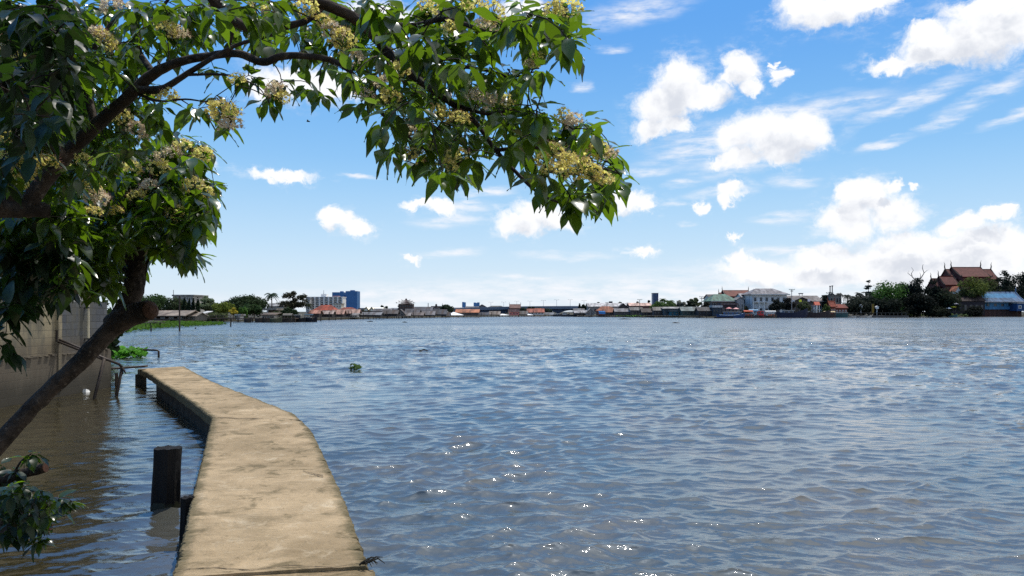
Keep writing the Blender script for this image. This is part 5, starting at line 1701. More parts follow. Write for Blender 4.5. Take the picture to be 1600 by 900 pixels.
for (x0, x1, pe, pr, Y, lab) in ((700, 724, 492.4, 487.6, 296, 'white peaked tent at the left end of the orange roofed shed'), (779, 796, 492.4, 490.4, 330, 'long low white awning by the water before the pink shopfront'), (818, 834, 492.2, 490.2, 345, 'low white boat awning below the left coral roof')):
    r_ = empty('awning', (X((x0 + x1) / 2, Y), Y, 0.6), 0, lab, 'awning')
    w_ = (x1 - x0) / F * Y; z0, z1 = Z(pe, Y) - .6, Z(pr, Y) - .6
    mb = MB(); mb.add([(-w_ / 2, 0, z0), (w_ / 2, 0, z0), (w_ / 2, 4, z0), (-w_ / 2, 4, z0), (-w_ * .12, 2, z1), (-w_ * .2, 2, z1)], [(0, 1, 4, 5), (1, 2, 4), (2, 3, 5, 4), (3, 0, 5), (0, 3, 2, 1)])
    mb.build('canvas', M((232, 232, 232), 0.6, 0.1), r_)
    for x in (-.47, -.15, .15, .47): mb = MB(); mb.cyl(w_ * x, 0.1, -1.2, z0 - .003, .08, n=6); mb.build('post', OLDWOOD, r_)

# hall with zigzag white and yellow gables
Yz = 300
zg = empty('market_hall', (X(590, Yz), Yz, 0.7), 0, 'hall with zigzag row of white gables and yellow edged roof', 'hall')
m = Yz / F
mb = MB(); mb.box(-23 * m, 18 * m, 0.5, 8, 0, Z(485.6, Yz) - .7); mb.build('wall', M((96, 82, 66), 0.8), zg)
for i, (a, b) in enumerate(((567, 576), (576, 584))):
    mb = MB(); mb.prism_y([((a - 590) * m, Z(485.4, Yz) - .7), ((b - 590) * m, Z(485.4, Yz) - .7), (((a + b) / 2 + 1 - 590) * m, Z(480, Yz) - .7)], 0, 8); mb.build('gable', M((238, 232, 214), 0.6, 0.1), zg)
    mb = MB(); c0, c1, c2 = (a - 590) * m, ((a + b) / 2 + 1 - 590) * m, (b - 590) * m
    mb.tube([(c0, -.1, Z(485.4, Yz) - .7), (c1, -.1, Z(480, Yz) - .7), (c2, -.1, Z(485.4, Yz) - .7)], .22, 6); mb.build('gable_edge', M((120, 98, 60), 0.6), zg)
mb = MB(); mb.prism([(0.1, Z(484.6, Yz) - .7), (4, Z(480.2, Yz) - .7), (8, Z(484.6, Yz) - .7)], (584 - 590) * m, (597 - 590) * m); mb.build('roof', M((240, 238, 228), 0.6, 0.08), zg)
mb = MB(); mb.prism([(-.4, Z(485.2, Yz) - .7), (4, Z(482.8, Yz) - .7), (8, Z(485.2, Yz) - .7)], (590 - 590) * m + .01, (608 - 590) * m); mb.build('yellow_roof', M((214, 186, 74), 0.6, 0.1), zg)

# pagoda-roofed building
Yp = 420
pg = empty('pagoda_building', (X(633, Yp), Yp, LAND), 0, 'dark brown building with stacked pagoda roofs and a central spire', 'building')
m = Yp / F
TIMB = M((92, 70, 62), 0.8, 0.3); TIER = M((72, 58, 58), 0.75, 0.3)


def z_(py): return Z(py, Yp) - LAND


for i, (a, b, py0, py1) in enumerate(((620.5, 645.5, 490, 474.6), (624, 642, 474.3, 472.2), (628, 638, 472.0, 470.4))):
    mb = MB(); mb.box((a - 633) * m + .6, (b - 633) * m - .6, 0.6 + i * 1.5, 9 - i * 1.5, max(0, z_(py0)), z_(py1) - .05); wo = mb.build('storey', TIMB, pg)
    if i == 0:
        for r_ in range(3):
            for c in range(7):
                x = (a - 633 + (b - a) * (c + .5) / 7) * m
                mb = MB(); mb.box(x - .42, x + .42, 0.5, 0.596, z_(488 - r_ * 4.2), z_(485.6 - r_ * 4.2)); mb.build('window', GLASS, wo)
    x0_, x1_ = (a - 633) * m, (b - 633) * m
    ya, yb_ = i * 1.5 - .3, 9.9 - i * 1.5
    z0, z1 = z_(py1), z_(py1 - 1.7)
    k = 1.5
    mb = MB()
    mb.add([(x0_ - .5, ya, z0 + .55), (x1_ + .5, ya, z0 + .55), (x1_ + .5, yb_, z0 + .55), (x0_ - .5, yb_, z0 + .55), (x0_ + k, ya + k, z1), (x1_ - k, ya + k, z1), (x1_ - k, yb_ - k, z1), (x0_ + k, yb_ - k, z1), (0, ya, z0 - .05), (0, yb_, z0 - .05)],
           [(0, 8, 5, 4), (8, 1, 5), (1, 2, 6, 5), (2, 9, 7, 6), (9, 3, 7), (3, 0, 4, 7), (4, 5, 6, 7), (0, 3, 9, 2, 1, 8)])
    ro = mb.build('tier_roof', TIER, pg)
    for sx in (x0_ - .5, x1_ + .5):
        s = -1 if sx < 0 else 1
        mb = MB(); mb.tube([(sx - s * .6, ya, z0 + .4), (sx, ya, z0 + .6), (sx + s * .2, ya, z0 + .95)], [.22, .2, .08], 6); mb.build('upturned_corner', TIER, ro)
mb = MB(); mb.tube([(-.1, 4.8, z_(469)), (-.1, 4.8, z_(468)), (-.1, 4.8, z_(467.4)), (-.1, 4.8, z_(465.8))], [.8, .5, .6, .08], 8); mb.build('spire', TIER, pg)

house('flat topped brown block with rooftop box and aerials, left of the dark tree', 673.5, 689, 479.6, 478.6, 400, dep=9, roof='flat', wall=(106, 92, 90), roofc=(112, 100, 98), wins=4, wrow=2, name='apartment_block', cat='building')
r_ = empty('water_tank', (X(681, 402), 402, Z(478.5, 402)), 0, 'small dark tank on top of the flat brown block', 'tank')
mb = MB(); mb.tube([(0, 2, .25), (0, 2, .9), (0, 2, 1.3)], [.55, .55, .25], 10); mb.build('drum', M((70, 66, 68), 0.6), r_)
mb = MB(); mb.box(-.6, .6, 1.5, 2.5, 0, .245); mb.build('stand', DARKWOOD, r_)
pole('tall lone dark mast right of the pagoda building', 669, 473.4, 380, arms=(), r=.22, zb=.4, rgb=(84, 84, 90), name='radio_mast', cat='mast')
pole('faint slim mast between the flat brown block and the dark tree', 691.5, 473.6, 480, arms=(), r=.14, zb=.4, rgb=(150, 152, 158), name='radio_mast', cat='mast')
tree('dark leafy tree left of the blue towers', 698, 476, 20, 330, rgb=(48, 62, 46), lob=9)
tree('small dark tree above the white gabled roof', 597, 477.6, 9, 330, rgb=(46, 60, 44), lob=5)
tree('smaller round tree right beside the one above the white roof', 604, 478.8, 8, 335, rgb=(46, 60, 44), lob=4)
tree('dark scrub at the foot of the zigzag hall', 569, 484.6, 9, 262, kind='bush', rgb=(50, 54, 40), name='bush', cat='bush')

for (a, b, pt, Y, lab) in ((722, 727.4, 473, 1700, 'slim hazy blue tower, left of the pair behind the bridge'), (740, 745.5, 473.8, 1750, 'hazy blue tower with low wing, right of the pair behind the bridge')):
    r_ = empty('tower_block', (X((a + b) / 2, Y), Y, 1.0), 0, lab, 'tower')
    m = Y / F; mb = MB(); mb.box(-(b - a) / 2 * m, (b - a) / 2 * m, 0, 14, 0, Z(pt, Y)); mb.build('shaft', M((84, 130, 180), 0.6, .1, .1), r_)
    mb = MB(); mb.box(-(b - a) / 2 * m, (b - a) / 2 * m * .2, 2, 12, Z(pt, Y) + .003, Z(pt, Y) + .5 * m); mb.build('roof_room', M((84, 130, 180), 0.6, .1, .1), r_)
    if a > 730:
        mb = MB(); mb.box((b - a) / 2 * m + .003, (b - a) / 2 * m + 3.6 * m, 1, 13, 0, Z(pt - .7, Y)); mb.build('wing', M((78, 120, 168), 0.6, .1, .1), r_)
for (a, b, pe, pr, Y, rf, c, lab) in ((726, 748, 482, 478.8, 520, 'side', (110, 108, 112), 'grey sloping warehouse roof below the slim blue tower'), (744, 762, 480.6, 475.8, 540, 'front', (134, 132, 134), 'grey warehouse with rounded gable below the second blue tower'), (758, 792, 481.6, 477.6, 540, 'hip', (100, 98, 92), 'long dark olive hipped roof behind the bridge'), (702, 724, 484, 480.6, 500, 'side', (150, 148, 150), 'pale grey warehouse roof left of the bridge end'),
                                 (560, 572, 484, 481.6, 420, 'flat', (150, 152, 158), 'grey flat roofed block right of the blue twin block'), (608, 622, 484, 481.4, 430, 'side', (118, 118, 122), 'long grey shed roof left behind the pagoda building'), (645, 668, 483.6, 481.6, 430, 'side', (112, 112, 118), 'thin grey roof line right behind the pagoda building')):
    house(lab, a, b, pe, pr, Y, dep=18, roof=rf, wall=(110, 108, 110), roofc=c, wins=3, name='warehouse', cat='warehouse')
house('brown steep tiered Thai roof rising above the bridge', 796, 813.5, 481.6, 475.2, 470, dep=10, roof='thai', wall=(110, 84, 76), roofc=(112, 74, 66), name='temple_hall', cat='temple', fascia=M((96, 60, 54), .6))
for i, (px, pt, w) in enumerate(((818, 481, 12), (827, 479.4, 12), (833, 479.6, 10), (841, 480.6, 13), (856, 482.4, 14))):
    tree(('dark tree hard right of the brown Thai roof', 'dark peaked tree in the line behind the left coral roof', 'dark tree just right of the peaked one by the bridge', 'low dark tree behind the right coral roof', 'low dark tree before the middle of the bridge')[i], px, pt, w, 430, rgb=(44, 56, 46), lob=5)

# ------------------------------------------------------------------ bridge
Yg = 480
br = empty('bridge', (X(820, Yg), Yg, 0), -0.05, 'long grey concrete road bridge with haunched girders and lamp masts', 'bridge')
m = Yg / F
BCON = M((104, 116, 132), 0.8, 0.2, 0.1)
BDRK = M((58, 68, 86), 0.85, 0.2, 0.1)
mb = MB()
px_ = [690, 720, 745, 775, 800, 830, 860, 890, 915, 935]
top = [484.2, 483.4, 482.4, 481.6, 481.0, 480.6, 480.4, 480.3, 480.4, 480.8]
n = len(px_)
vs = []
for p, t in zip(px_, top):
    x = (p - 820) * m
    for y in (0, 11):
        vs += [(x, y, Z(t, Yg)), (x, y, Z(t, Yg) - 0.9)]
fs = []
for i in range(n - 1):
    a, b = i * 4, (i + 1) * 4
    fs += [(a, b, b + 2, a + 2), (a + 1, a + 3, b + 3, b + 1), (a, a + 1, b + 1, b), (a + 2, b + 2, b + 3, a + 3)]
fs += [(0, 2, 3, 1), ((n - 1) * 4, (n - 1) * 4 + 1, (n - 1) * 4 + 3, (n - 1) * 4 + 2)]
mb.add(vs, fs); mb.build('deck', BCON, br)
mb = MB()
for i in range(n - 1):
    x0_, x1_ = (px_[i] - 820) * m, (px_[i + 1] - 820) * m
    za, zb_ = Z(top[i], Yg), Z(top[i + 1], Yg)
    mb.add([(x0_, -.1, za + .003), (x1_, -.1, zb_ + .003), (x1_, -.1, zb_ + .9), (x0_, -.1, za + .9), (x0_, .15, za + .003), (x1_, .15, zb_ + .003), (x1_, .15, zb_ + .9), (x0_, .15, za + .9)],
           [(0, 1, 2, 3), (5, 4, 7, 6), (3, 2, 6, 7), (0, 4, 5, 1)])
mb.build('parapet', BCON, br)
piers = [712, 748, 786, 830, 872, 912]
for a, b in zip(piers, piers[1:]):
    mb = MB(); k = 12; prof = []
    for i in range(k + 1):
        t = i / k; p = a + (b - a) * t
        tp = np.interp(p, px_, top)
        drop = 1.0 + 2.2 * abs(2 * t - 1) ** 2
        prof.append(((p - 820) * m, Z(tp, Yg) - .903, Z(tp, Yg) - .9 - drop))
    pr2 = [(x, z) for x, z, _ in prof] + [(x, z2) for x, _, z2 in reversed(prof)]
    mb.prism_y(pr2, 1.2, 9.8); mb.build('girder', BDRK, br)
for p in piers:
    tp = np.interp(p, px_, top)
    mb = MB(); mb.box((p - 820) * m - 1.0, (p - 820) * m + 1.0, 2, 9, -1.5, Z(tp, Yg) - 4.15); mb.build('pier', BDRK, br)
for i, (px, pt, lab) in enumerate(((767, 472.4, 'lamp mast standing over the left end of the bridge, above the olive hipped roof'), (787, 472, 'lamp mast just left of the brown Thai roof'), (807.5, 470.8, 'lamp mast seen above the brown Thai roof'), (828, 470.6, 'lamp mast above the two dark trees by the bridge'), (849, 469.6, 'lamp mast left of the middle of the grey bridge'), (869.8, 468.6, 'tall lamp mast at the middle of the grey bridge'), (891, 468.4, 'lamp mast near the right end of the bridge'), (912.5, 469.6, 'lamp mast above the right bank trees where the bridge ends'))):
    tp = float(np.interp(px, px_, top))
    Y = Yg + 5 + (px - 820) * m * -0.05
    z0 = Z(tp, Yg) + .004
    r_ = empty('street_lamp', (X(px, Y), Y, z0), 0, lab, 'street lamp', 'lamp masts along the bridge')
    h = Z(pt, Y) - z0
    mb = MB(); mb.tube([(0, 0, 0), (0, 0, h)], [.13, .08], 6); mb.build('mast', M((150, 154, 160), .5), r_)
    for s in (-1, 1):
        mb = MB(); mb.tube([(0, 0, h - .15), (s * .7, 0, h + .12), (s * 1.3, 0, h + .15)], [.06, .05, .05], 5); mb.build('arm', M((150, 154, 160), .5), r_)
        mb = MB(); mb.box(s * 1.3 - .35, s * 1.3 + .35, -.15, .15, h + .0, h + .12); mb.build('lamp_head', M((120, 124, 130), .5), r_)

gp = random.Random(5)
for i in range(58):                                       # mooring poles all along the village front
    px = 500 + i * 10.6 + gp.uniform(-4, 4)
    if 866 < px < 892: continue
    Y = D(px) - gp.uniform(2, 9)
    pole('thin dark mooring pole standing in the water along the village front', px, HZ - gp.uniform(-3.2, 2.6) , Y, arms=(), r=gp.uniform(.09, .15), rgb=(60, 54, 48), name='mooring_pole', cat='mooring pole', group='mooring poles along the village front', lean=gp.uniform(-.25, .25))
# ================================================================== RIGHT BANK
V2 = [
    ('long pale roofed hall on the skyline above the orange hipped roof', 918, 986, 479, 473.8, 420, 'side', (206, 202, 200), (150, 140, 134), 9, 1),
    ('tin shack with light roof at the right end of the bridge', 896, 914, 489.2, 484.8, 345, 'side', (150, 150, 152), (82, 80, 82), 3, 0),
    ('low dark shack with tin awning left of the blue tarpaulin', 897, 926, 490.5, 487.5, 336, 'shed', (168, 166, 166), (60, 58, 60), 4, 0),
    ('house with pale gable between the tin shacks', 915, 930, 489.6, 484.8, 330, 'front', (170, 166, 164), (140, 134, 130), 2, 0),
    ('house with orange hipped roof and timber walls at the water', 933, 964, 485.6, 478.4, 335, 'hip', (172, 108, 80), (120, 76, 66), 4, 0),
    ('small house with lower orange roof in front of the orange hipped roof', 943, 960, 488.8, 485.4, 326, 'side', (176, 116, 90), (104, 84, 78), 3, 0),
    ('brown walled house with sunlit pink roof right of the orange roof', 983, 1019, 477.8, 473.6, 345, 'side', (236, 196, 178), (120, 84, 78), 4, 1),
    ('dark gabled shed between the orange and the pink roofs', 964, 984, 484, 478.2, 345, 'front', (84, 78, 78), (78, 70, 68), 2, 0),
    ('hut with wide pale grey roof at the water below the dark gable', 960, 986, 488.4, 485, 320, 'side', (150, 148, 150), (86, 80, 78), 4, 0),
    ('hut with grey roof above the strip of green weed', 984, 1005, 486.4, 483.4, 318, 'side', (138, 134, 130), (96, 86, 80), 4, 0),
    ('dark shack with low roof below the pink roofed house', 1002, 1024, 489, 485, 308, 'side', (96, 88, 84), (62, 56, 56), 4, 0),
    ('hut with pale roof corner left of the long tin roof', 1020, 1038, 486.6, 483.2, 302, 'side', (150, 144, 136), (74, 66, 64), 3, 0),
    ('long shed with thin tin roof and teal end wall', 1035, 1068, 484.8, 483, 300, 'shed', (176, 172, 168), (74, 84, 90), 6, 0),
    ('teal walled shed open to the river', 1046, 1062, 488.6, 486.8, 296, 'flat', (110, 116, 120), (50, 98, 112), 2, 0),
    ('shed with greenish front and roof rising to the right', 1064, 1096, 487.4, 483, 292, 'side', (140, 150, 146), (62, 76, 72), 5, 0),
    ('dark open boathouse left of the white roofed kiosk', 1090, 1116, 487.4, 483.4, 284, 'side', (98, 96, 96), (50, 48, 50), 4, 0),
    ('kiosk with flat white roof left of the blue boats', 1112, 1129, 483.2, 481.4, 283, 'flat', (226, 226, 226), (62, 72, 82), 3, 0),
]
for (lab, x0, x1, pe, pr, Y, rf, rc, wc, nw, up) in V2:
    if not up and rf != 'hip':
        wl_ = HZ + CAMZ * F / Y
        pe, pr = wl_ + (pe - wl_) * 1.18 - .3, wl_ + (pr - wl_) * 1.22 - .3
    house(lab, x0, x1, pe, pr, Y, roof=rf, wall=wc, roofc=rc, wins=nw, wcol=tuple(int(c * .8) for c in wc), stilts=0 if up else 5, ov=.4, zb=.7)
r_ = empty('water_tank', (X(956, 425), 425, Z(474.4, 425)), 0, 'dark square tank on the pale hall above the orange hipped roof', 'tank')
mb = MB(); mb.box(-.95, .95, 4, 5.9, .3, 1.35); mb.build('drum', M((64, 64, 70), .6), r_)
mb = MB(); mb.box(-1.05, 1.05, 3.9, 6, -.6, .297); mb.build('stand', DARKWOOD, r_)
# blue tarpaulin stall
Y = 322; r_ = empty('tarpaulin_stall', (X(941, Y), Y, 0), 0, 'stall hung with bright blue tarpaulin below the orange roofs', 'stall')
m = Y / F; mb = MB(); mb.prism([(0, Z(490.5, Y)), (0.05, Z(486.6, Y)), (2.6, Z(486, Y)), (2.6, Z(486.3, Y)), (.1, Z(486.9, Y)), (.05, Z(490.5, Y))], -5.2 * m, 4.8 * m); mb.build('tarpaulin', M((64, 128, 190), .5, .25), r_)
for x in (-5 * m, 0, 4.6 * m): mb = MB(); mb.cyl(x, .3, -1, Z(487, Y), .08, n=6); mb.build('post', OLDWOOD, r_)
mb = MB(); mb.box(-5 * m, 4.6 * m, .2, 2.4, .6, .74); mb.build('platform', DARKWOOD, r_)
pole('timber utility pole in front of the orange hipped roof', 948.5, 472.5, 330, arms=((.97, .9),), zb=-1, r=.16)
pole('utility pole with crossarm before the pink roofed house', 999.5, 468, 318, arms=((.985, 1.1),), zb=-1, r=.15)
pole('pale utility pole with two crossarms behind the dark boathouse', 1096.5, 463.4, 300, arms=((.985, 1.1), (.9, .9)), zb=.4, r=.15)
pole('grey concrete utility pole with crossarm right of the white house', 1237, 452, 285, arms=((.985, 1.15), (.93, .5)), zb=.4, r=.16, rgb=(150, 148, 146))
leafplants('bank_weed', [(962, 495.2), (985, 495.6), (1000, 495.6), (1012, 495.2), (1000, 494.2), (980, 494.0), (966, 494.2)], 500, .9, 'strip of green weed at the water below the grey roofed hut', 'water plants', 'stuff', (84, 120, 52), hgt=.5, seed=9)
r_ = empty('office_tower', (X(1024.5, 900), 900, 1), 0, 'slim dark blue glass tower above the green trees', 'tower')
m = 900 / F; mb = MB(); mb.box(-4 * m, 2.2 * m, 0, 10, 0, Z(459.6, 900)); mb.build('shaft', M((70, 92, 124), .4, .1, .1), r_)
mb = MB(); mb.box(2.2 * m + .003, 4.2 * m, 0, 10, 0, Z(459.6, 900)); mb.build('side_panel', M((38, 52, 96), .4, .1, .1), r_)
mb = MB(); mb.box(-4.3 * m, 4.5 * m, -.3, 10.3, Z(459.6, 900) + .003, Z(459.0, 900)); mb.build('roof', M((70, 70, 74), .6), r_)
for k in range(10):
    z = 6 + k * 1.7; mb = MB(); mb.box(-3.6 * m, 1.9 * m, -.08, -.004, z, z + .7); mb.build('window', M((40, 56, 84), .2, .1), r_)

for (lab, px, pt, w, Y, kind, rgb, nm, ct) in (
    ('small dark tree at the right end of the bridge deck', 905.5, 474.6, 6, 370, 'cone', (34, 46, 36), 'broadleaf_tree', 'tree'),
    ('dark bushy tree beside the end of the bridge', 911.5, 476, 9, 368, 'round', (38, 50, 38), 'broadleaf_tree', 'tree'),
    ('dark tree above the pale skyline hall, right end', 969, 471.8, 15, 450, 'round', (50, 64, 48), 'broadleaf_tree', 'tree'),
    ('low dark tree between pale hall and pink roof', 981, 473.6, 10, 440, 'round', (46, 58, 44), 'broadleaf_tree', 'tree'),
    ('small tree on the skyline over the left of the pink roof', 996, 471.6, 6, 430, 'round', (50, 58, 46), 'broadleaf_tree', 'tree'),
    ('small dark tree on the skyline over the right of the pink roof', 1014, 469.6, 7, 430, 'round', (44, 52, 42), 'broadleaf_tree', 'tree'),
    ('low tree above the left part of the pale skyline hall', 935, 472.6, 8, 450, 'round', (60, 66, 54), 'broadleaf_tree', 'tree'),
    ('bright green bushy tree at the foot of the blue glass tower', 1028, 471, 22, 335, 'round', (78, 102, 52), 'broadleaf_tree', 'tree'),
    ('palm like tree just right of the blue glass tower', 1035, 464.4, 16, 345, 'palm', (58, 78, 46), 'palm_tree', 'palm'),
    ('broad palm clump in the middle of the green trees', 1047, 465.6, 22, 340, 'palm', (70, 90, 54), 'palm_tree', 'palm'),
    ('rounded green tree below the broad palm clump', 1046, 471, 24, 330, 'round', (74, 92, 52), 'broadleaf_tree', 'tree'),
    ('grey leafless looking thin tree right of the green palms', 1062, 469.6, 18, 340, 'airy', (134, 132, 118), 'broadleaf_tree', 'tree'),
    ('dark tree behind the greenish fronted shed', 1077, 470, 18, 325, 'round', (50, 56, 42), 'broadleaf_tree', 'tree'),
    ('dusty green twin crowned tree left of the pale utility pole', 1087, 465.4, 20, 330, 'airy', (84, 92, 64), 'broadleaf_tree', 'tree'),
    ('dark low tree left of the green roofed house', 1103, 471.6, 18, 300, 'round', (52, 50, 42), 'broadleaf_tree', 'tree'),
    ('dark tree hiding the foot of the green roofed house', 1118, 478, 22, 292, 'bush', (48, 46, 40), 'bush', 'bush'),
    ('olive shrub in front of the left wing of the white house', 1166, 475.6, 24, 300, 'bush', (74, 80, 60), 'bush', 'bush'),
    ('large dark rounded bush before the right of the white house', 1213, 466.8, 25, 284, 'round', (40, 44, 40), 'broadleaf_tree', 'tree'),
    ('dark loose tree between white house and utility pole', 1232, 465, 20, 288, 'round', (44, 44, 42), 'broadleaf_tree', 'tree'),
    ('dusty olive tree behind the red roofed spirit house', 1258, 471, 22, 295, 'round', (64, 72, 48), 'broadleaf_tree', 'tree'),
    ('yellowish green bush beside the red roofed spirit house', 1290, 472, 12, 295, 'bush', (78, 92, 48), 'bush', 'bush'),
    ('dark dense tree under the two chimney pipes', 1297, 456, 26, 330, 'round', (42, 48, 40), 'broadleaf_tree', 'tree'),
    ('dark ragged palm right of the chimney pipes', 1313, 456, 14, 330, 'palm', (44, 48, 40), 'palm_tree', 'palm'),
    ('leftmost dark palm in the group right of the red pavilion', 1324, 458, 18, 312, 'palm', (50, 58, 50), 'palm_tree', 'palm'),
    ('middle dark palm in the group right of the red pavilion', 1335, 460, 20, 310, 'palm', (46, 54, 46), 'palm_tree', 'palm'),
    ('tallest dark palm in the group right of the red pavilion', 1345, 454.4, 20, 312, 'palm', (44, 52, 46), 'palm_tree', 'palm'),
    ('dark undergrowth tree below the group of palms', 1336, 467, 50, 308, 'round', (42, 48, 40), 'broadleaf_tree', 'tree'),
    ('slender tree in flat tiers rising above the palms', 1356.5, 438.6, 17, 320, 'tier', (52, 62, 56), 'tiered_tree', 'tree'),
    ('dark tree under the slender tiered tree', 1358, 460, 36, 312, 'round', (40, 50, 42), 'broadleaf_tree', 'tree'),
    ('big bright green spreading tree on the right bank', 1386, 438.5, 62, 318, 'round', (66, 96, 44), 'broadleaf_tree', 'tree'),
    ('green tree with thin crown right of the big bright one', 1410, 439.5, 36, 325, 'round', (62, 84, 50), 'broadleaf_tree', 'tree'),
    ('dark shade tree below the big bright green tree', 1385, 466, 46, 306, 'round', (28, 36, 28), 'broadleaf_tree', 'tree'),
    ('light green bush low between bright tree and dark trees', 1414, 462, 16, 330, 'bush', (88, 112, 66), 'bush', 'bush'),
    ('dark tree carrying bare dead branches above its crown', 1434, 433.5, 36, 318, 'round', (26, 34, 30), 'broadleaf_tree', 'tree'),
    ('very dark tree left in front of the lower temple roofs', 1459, 436, 30, 316, 'round', (30, 38, 32), 'broadleaf_tree', 'tree'),
    ('very dark bank tree below the dead branches', 1437, 455, 48, 312, 'round', (24, 30, 26), 'broadleaf_tree', 'tree'),
    ('dark bank tree with olive tint under the lower temple roofs', 1478, 450, 46, 314, 'round', (40, 48, 34), 'broadleaf_tree', 'tree'),
    ('dark bush at the water left of the white parasol', 1466, 474, 40, 308, 'bush', (32, 38, 28), 'bush', 'bush'),
    ('yellow green rounded tree before the main temple roof', 1519, 431.0, 46, 345, 'round', (84, 94, 44), 'broadleaf_tree', 'tree'),
    ('olive tree right of the yellow green one under the temple', 1546, 432, 46, 372, 'round', (68, 78, 44), 'broadleaf_tree', 'tree'),
    ('dark upright tree at the right end of the temple roof', 1570, 421.6, 30, 352, 'round', (34, 42, 34), 'broadleaf_tree', 'tree'),
    ('dark tree between the upright one and the picture edge', 1588, 429, 46, 374, 'round', (30, 40, 34), 'broadleaf_tree', 'tree'),
    ('dark tall tree at the far right edge', 1606, 424, 46, 376, 'round', (28, 38, 32), 'broadleaf_tree', 'tree'),
    ('dark tree mass behind the blue roof', 1570, 440, 70, 372, 'round', (28, 36, 30), 'broadleaf_tree', 'tree'),
    ('low dark shrub at the water left of the blue house', 1520, 476, 30, 330, 'bush', (30, 34, 28), 'bush', 'bush'),
    ('dark leafy tree behind the brown roofed boathouse', 1507, 448, 30, 342, 'round', (52, 60, 36), 'broadleaf_tree', 'tree'),
    ('dark low bush at the water below the big green tree', 1398, 480, 40, 304, 'bush', (28, 34, 26), 'bush', 'bush'),
):
    tree(lab, px, pt, w, Y, kind=kind, rgb=rgb, name=nm, cat=ct, lob=9 if w > 40 and kind == 'round' else None)
deadtree('bare grey dead branches forking above the dark tree', 1434, 413, 32, 320, 441)

# green-roofed house, Thai temple roof behind, white two-storey house
house('house with sage green hipped roof left of the white house', 1110, 1153, 470.6, 459, 300, dep=13, roof='hip', wall=(112, 100, 96), roofc=(112, 142, 126), wins=5, wrow=2, wcol=(190, 186, 180), name='house', cat='house', ov=.8, fascia=M((170, 164, 156), .7))
house('upper gable house with grey roof and white gable behind the sage roof', 1108, 1128, 466, 460, 312, dep=10, roof='side', wall=(196, 192, 186), roofc=(96, 88, 86), wins=2, name='house', cat='house', ov=.4)
house('dark balcony front with signboards below the sage green roof', 1126, 1153, 476.4, 474, 294, dep=4, roof='flat', wall=(66, 54, 58), roofc=(130, 112, 112), wins=4, wcol=(150, 140, 136), name='balcony_house', cat='house')
house('brick red temple roof with raised middle behind the sage and white roofs', 1135, 1176, 463, 452.6, 345, dep=13, roof='thai', wall=(110, 70, 60), roofc=(112, 58, 48), name='temple_hall', cat='temple', fascia=M((80, 62, 54), .6))
house('lower end section of the brick red temple roof', 1128, 1182, 466.5, 456.6, 347, dep=10, roof='thai', wall=(110, 70, 60), roofc=(106, 54, 46), name='temple_wing', cat='temple', fascia=M((80, 62, 54), .6))
Yw = 296
wh_ = house('large white two storey house with grey hipped roof', 1172, 1233, 460, 450, Yw, dep=13, roof='hip', wall=(202, 204, 204), roofc=(150, 146, 148), wins=6, wrow=2, wcol=(150, 156, 162), name='white_house', cat='house', ov=.9, fascia=M((196, 192, 186), .7))
mb = MB(); m = Yw / F
mb.box(-28 * m, -4 * m, -1.4, -.07, Z(472.4, Yw), Z(471.6, Yw)); mb.build('balcony', WHITE, wh_)
for x in (-27, -18, -10): mb = MB(); mb.cyl(x * m, -1.2, .4, Z(472.5, Yw), .16, n=8); mb.build('column', WHITE, wh_)
house('lower white wing with side gable attached left of the white house', 1158, 1180, 464.6, 458.6, 305, dep=9, roof='side', wall=(200, 200, 198), roofc=(182, 178, 178), wins=3, wrow=2, wcol=(140, 146, 150), name='house_wing', cat='house')
house('small grey gabled porch house left of the white wing', 1150, 1164, 468, 464.6, 298, dep=6, roof='front', wall=(150, 148, 148), roofc=(150, 146, 144), wins=2, wcol=(190, 188, 186), name='porch_house', cat='house')
house('wide hall with long grey roof behind the utility pole', 1224, 1288, 470.6, 461.8, 330, dep=16, roof='side', wall=(112, 104, 98), roofc=(138, 130, 126), wins=8, name='hall', cat='hall', ov=.8)
house('dark gable fronted building before the wide grey hall', 1236, 1270, 471, 464.6, 305, dep=9, roof='front', wall=(84, 78, 72), roofc=(132, 126, 120), wins=4, wcol=(80, 76, 72), name='gabled_hall', cat='hall', ov=.6)
for (px, py, c, lab) in ((1250.5, 470, (226, 226, 60), 'small bright yellow square sign on the dark gabled hall'), (1227.5, 470.4, (226, 226, 226), 'small white square sign beside the white house'), (1239.5, 470.4, (206, 206, 206), 'small pale sign just right of the utility pole'), (1264, 469.4, (216, 214, 220), 'pale square sign right of the yellow one')):
    Y = 292; r_ = empty('sign_board', (X(px, Y), Y, LAND), 0, lab, 'sign', 'square signs by the gabled hall')
    z0 = Z(py + 1.7, Y) - LAND
    mb = MB(); mb.box(-.5, .5, -.05, .05, z0, z0 + .9); mb.build('board', M(c, .5, .05), r_)
    mb = MB(); mb.cyl(0, .1, -.2, z0 + .5, .05, n=6); mb.build('sign_post', OLDWOOD, r_)
r_ = empty('roof_tank', (X(1262, 335), 335, Z(462, 335)), 0, 'square tank frame standing on the ridge of the wide grey hall', 'tank')
m = 335 / F
mb = MB(); mb.box(-2.6 * m, 2.6 * m, 7, 9, .9, 1.35); mb.build('drum', M((110, 108, 112), .5), r_)
for s in (-1, 1): mb = MB(); mb.box(s * 2.3 * m - .08, s * 2.3 * m + .08, 7.9, 8.1, -.6, .897); mb.build('leg', M((100, 98, 100), .5), r_)
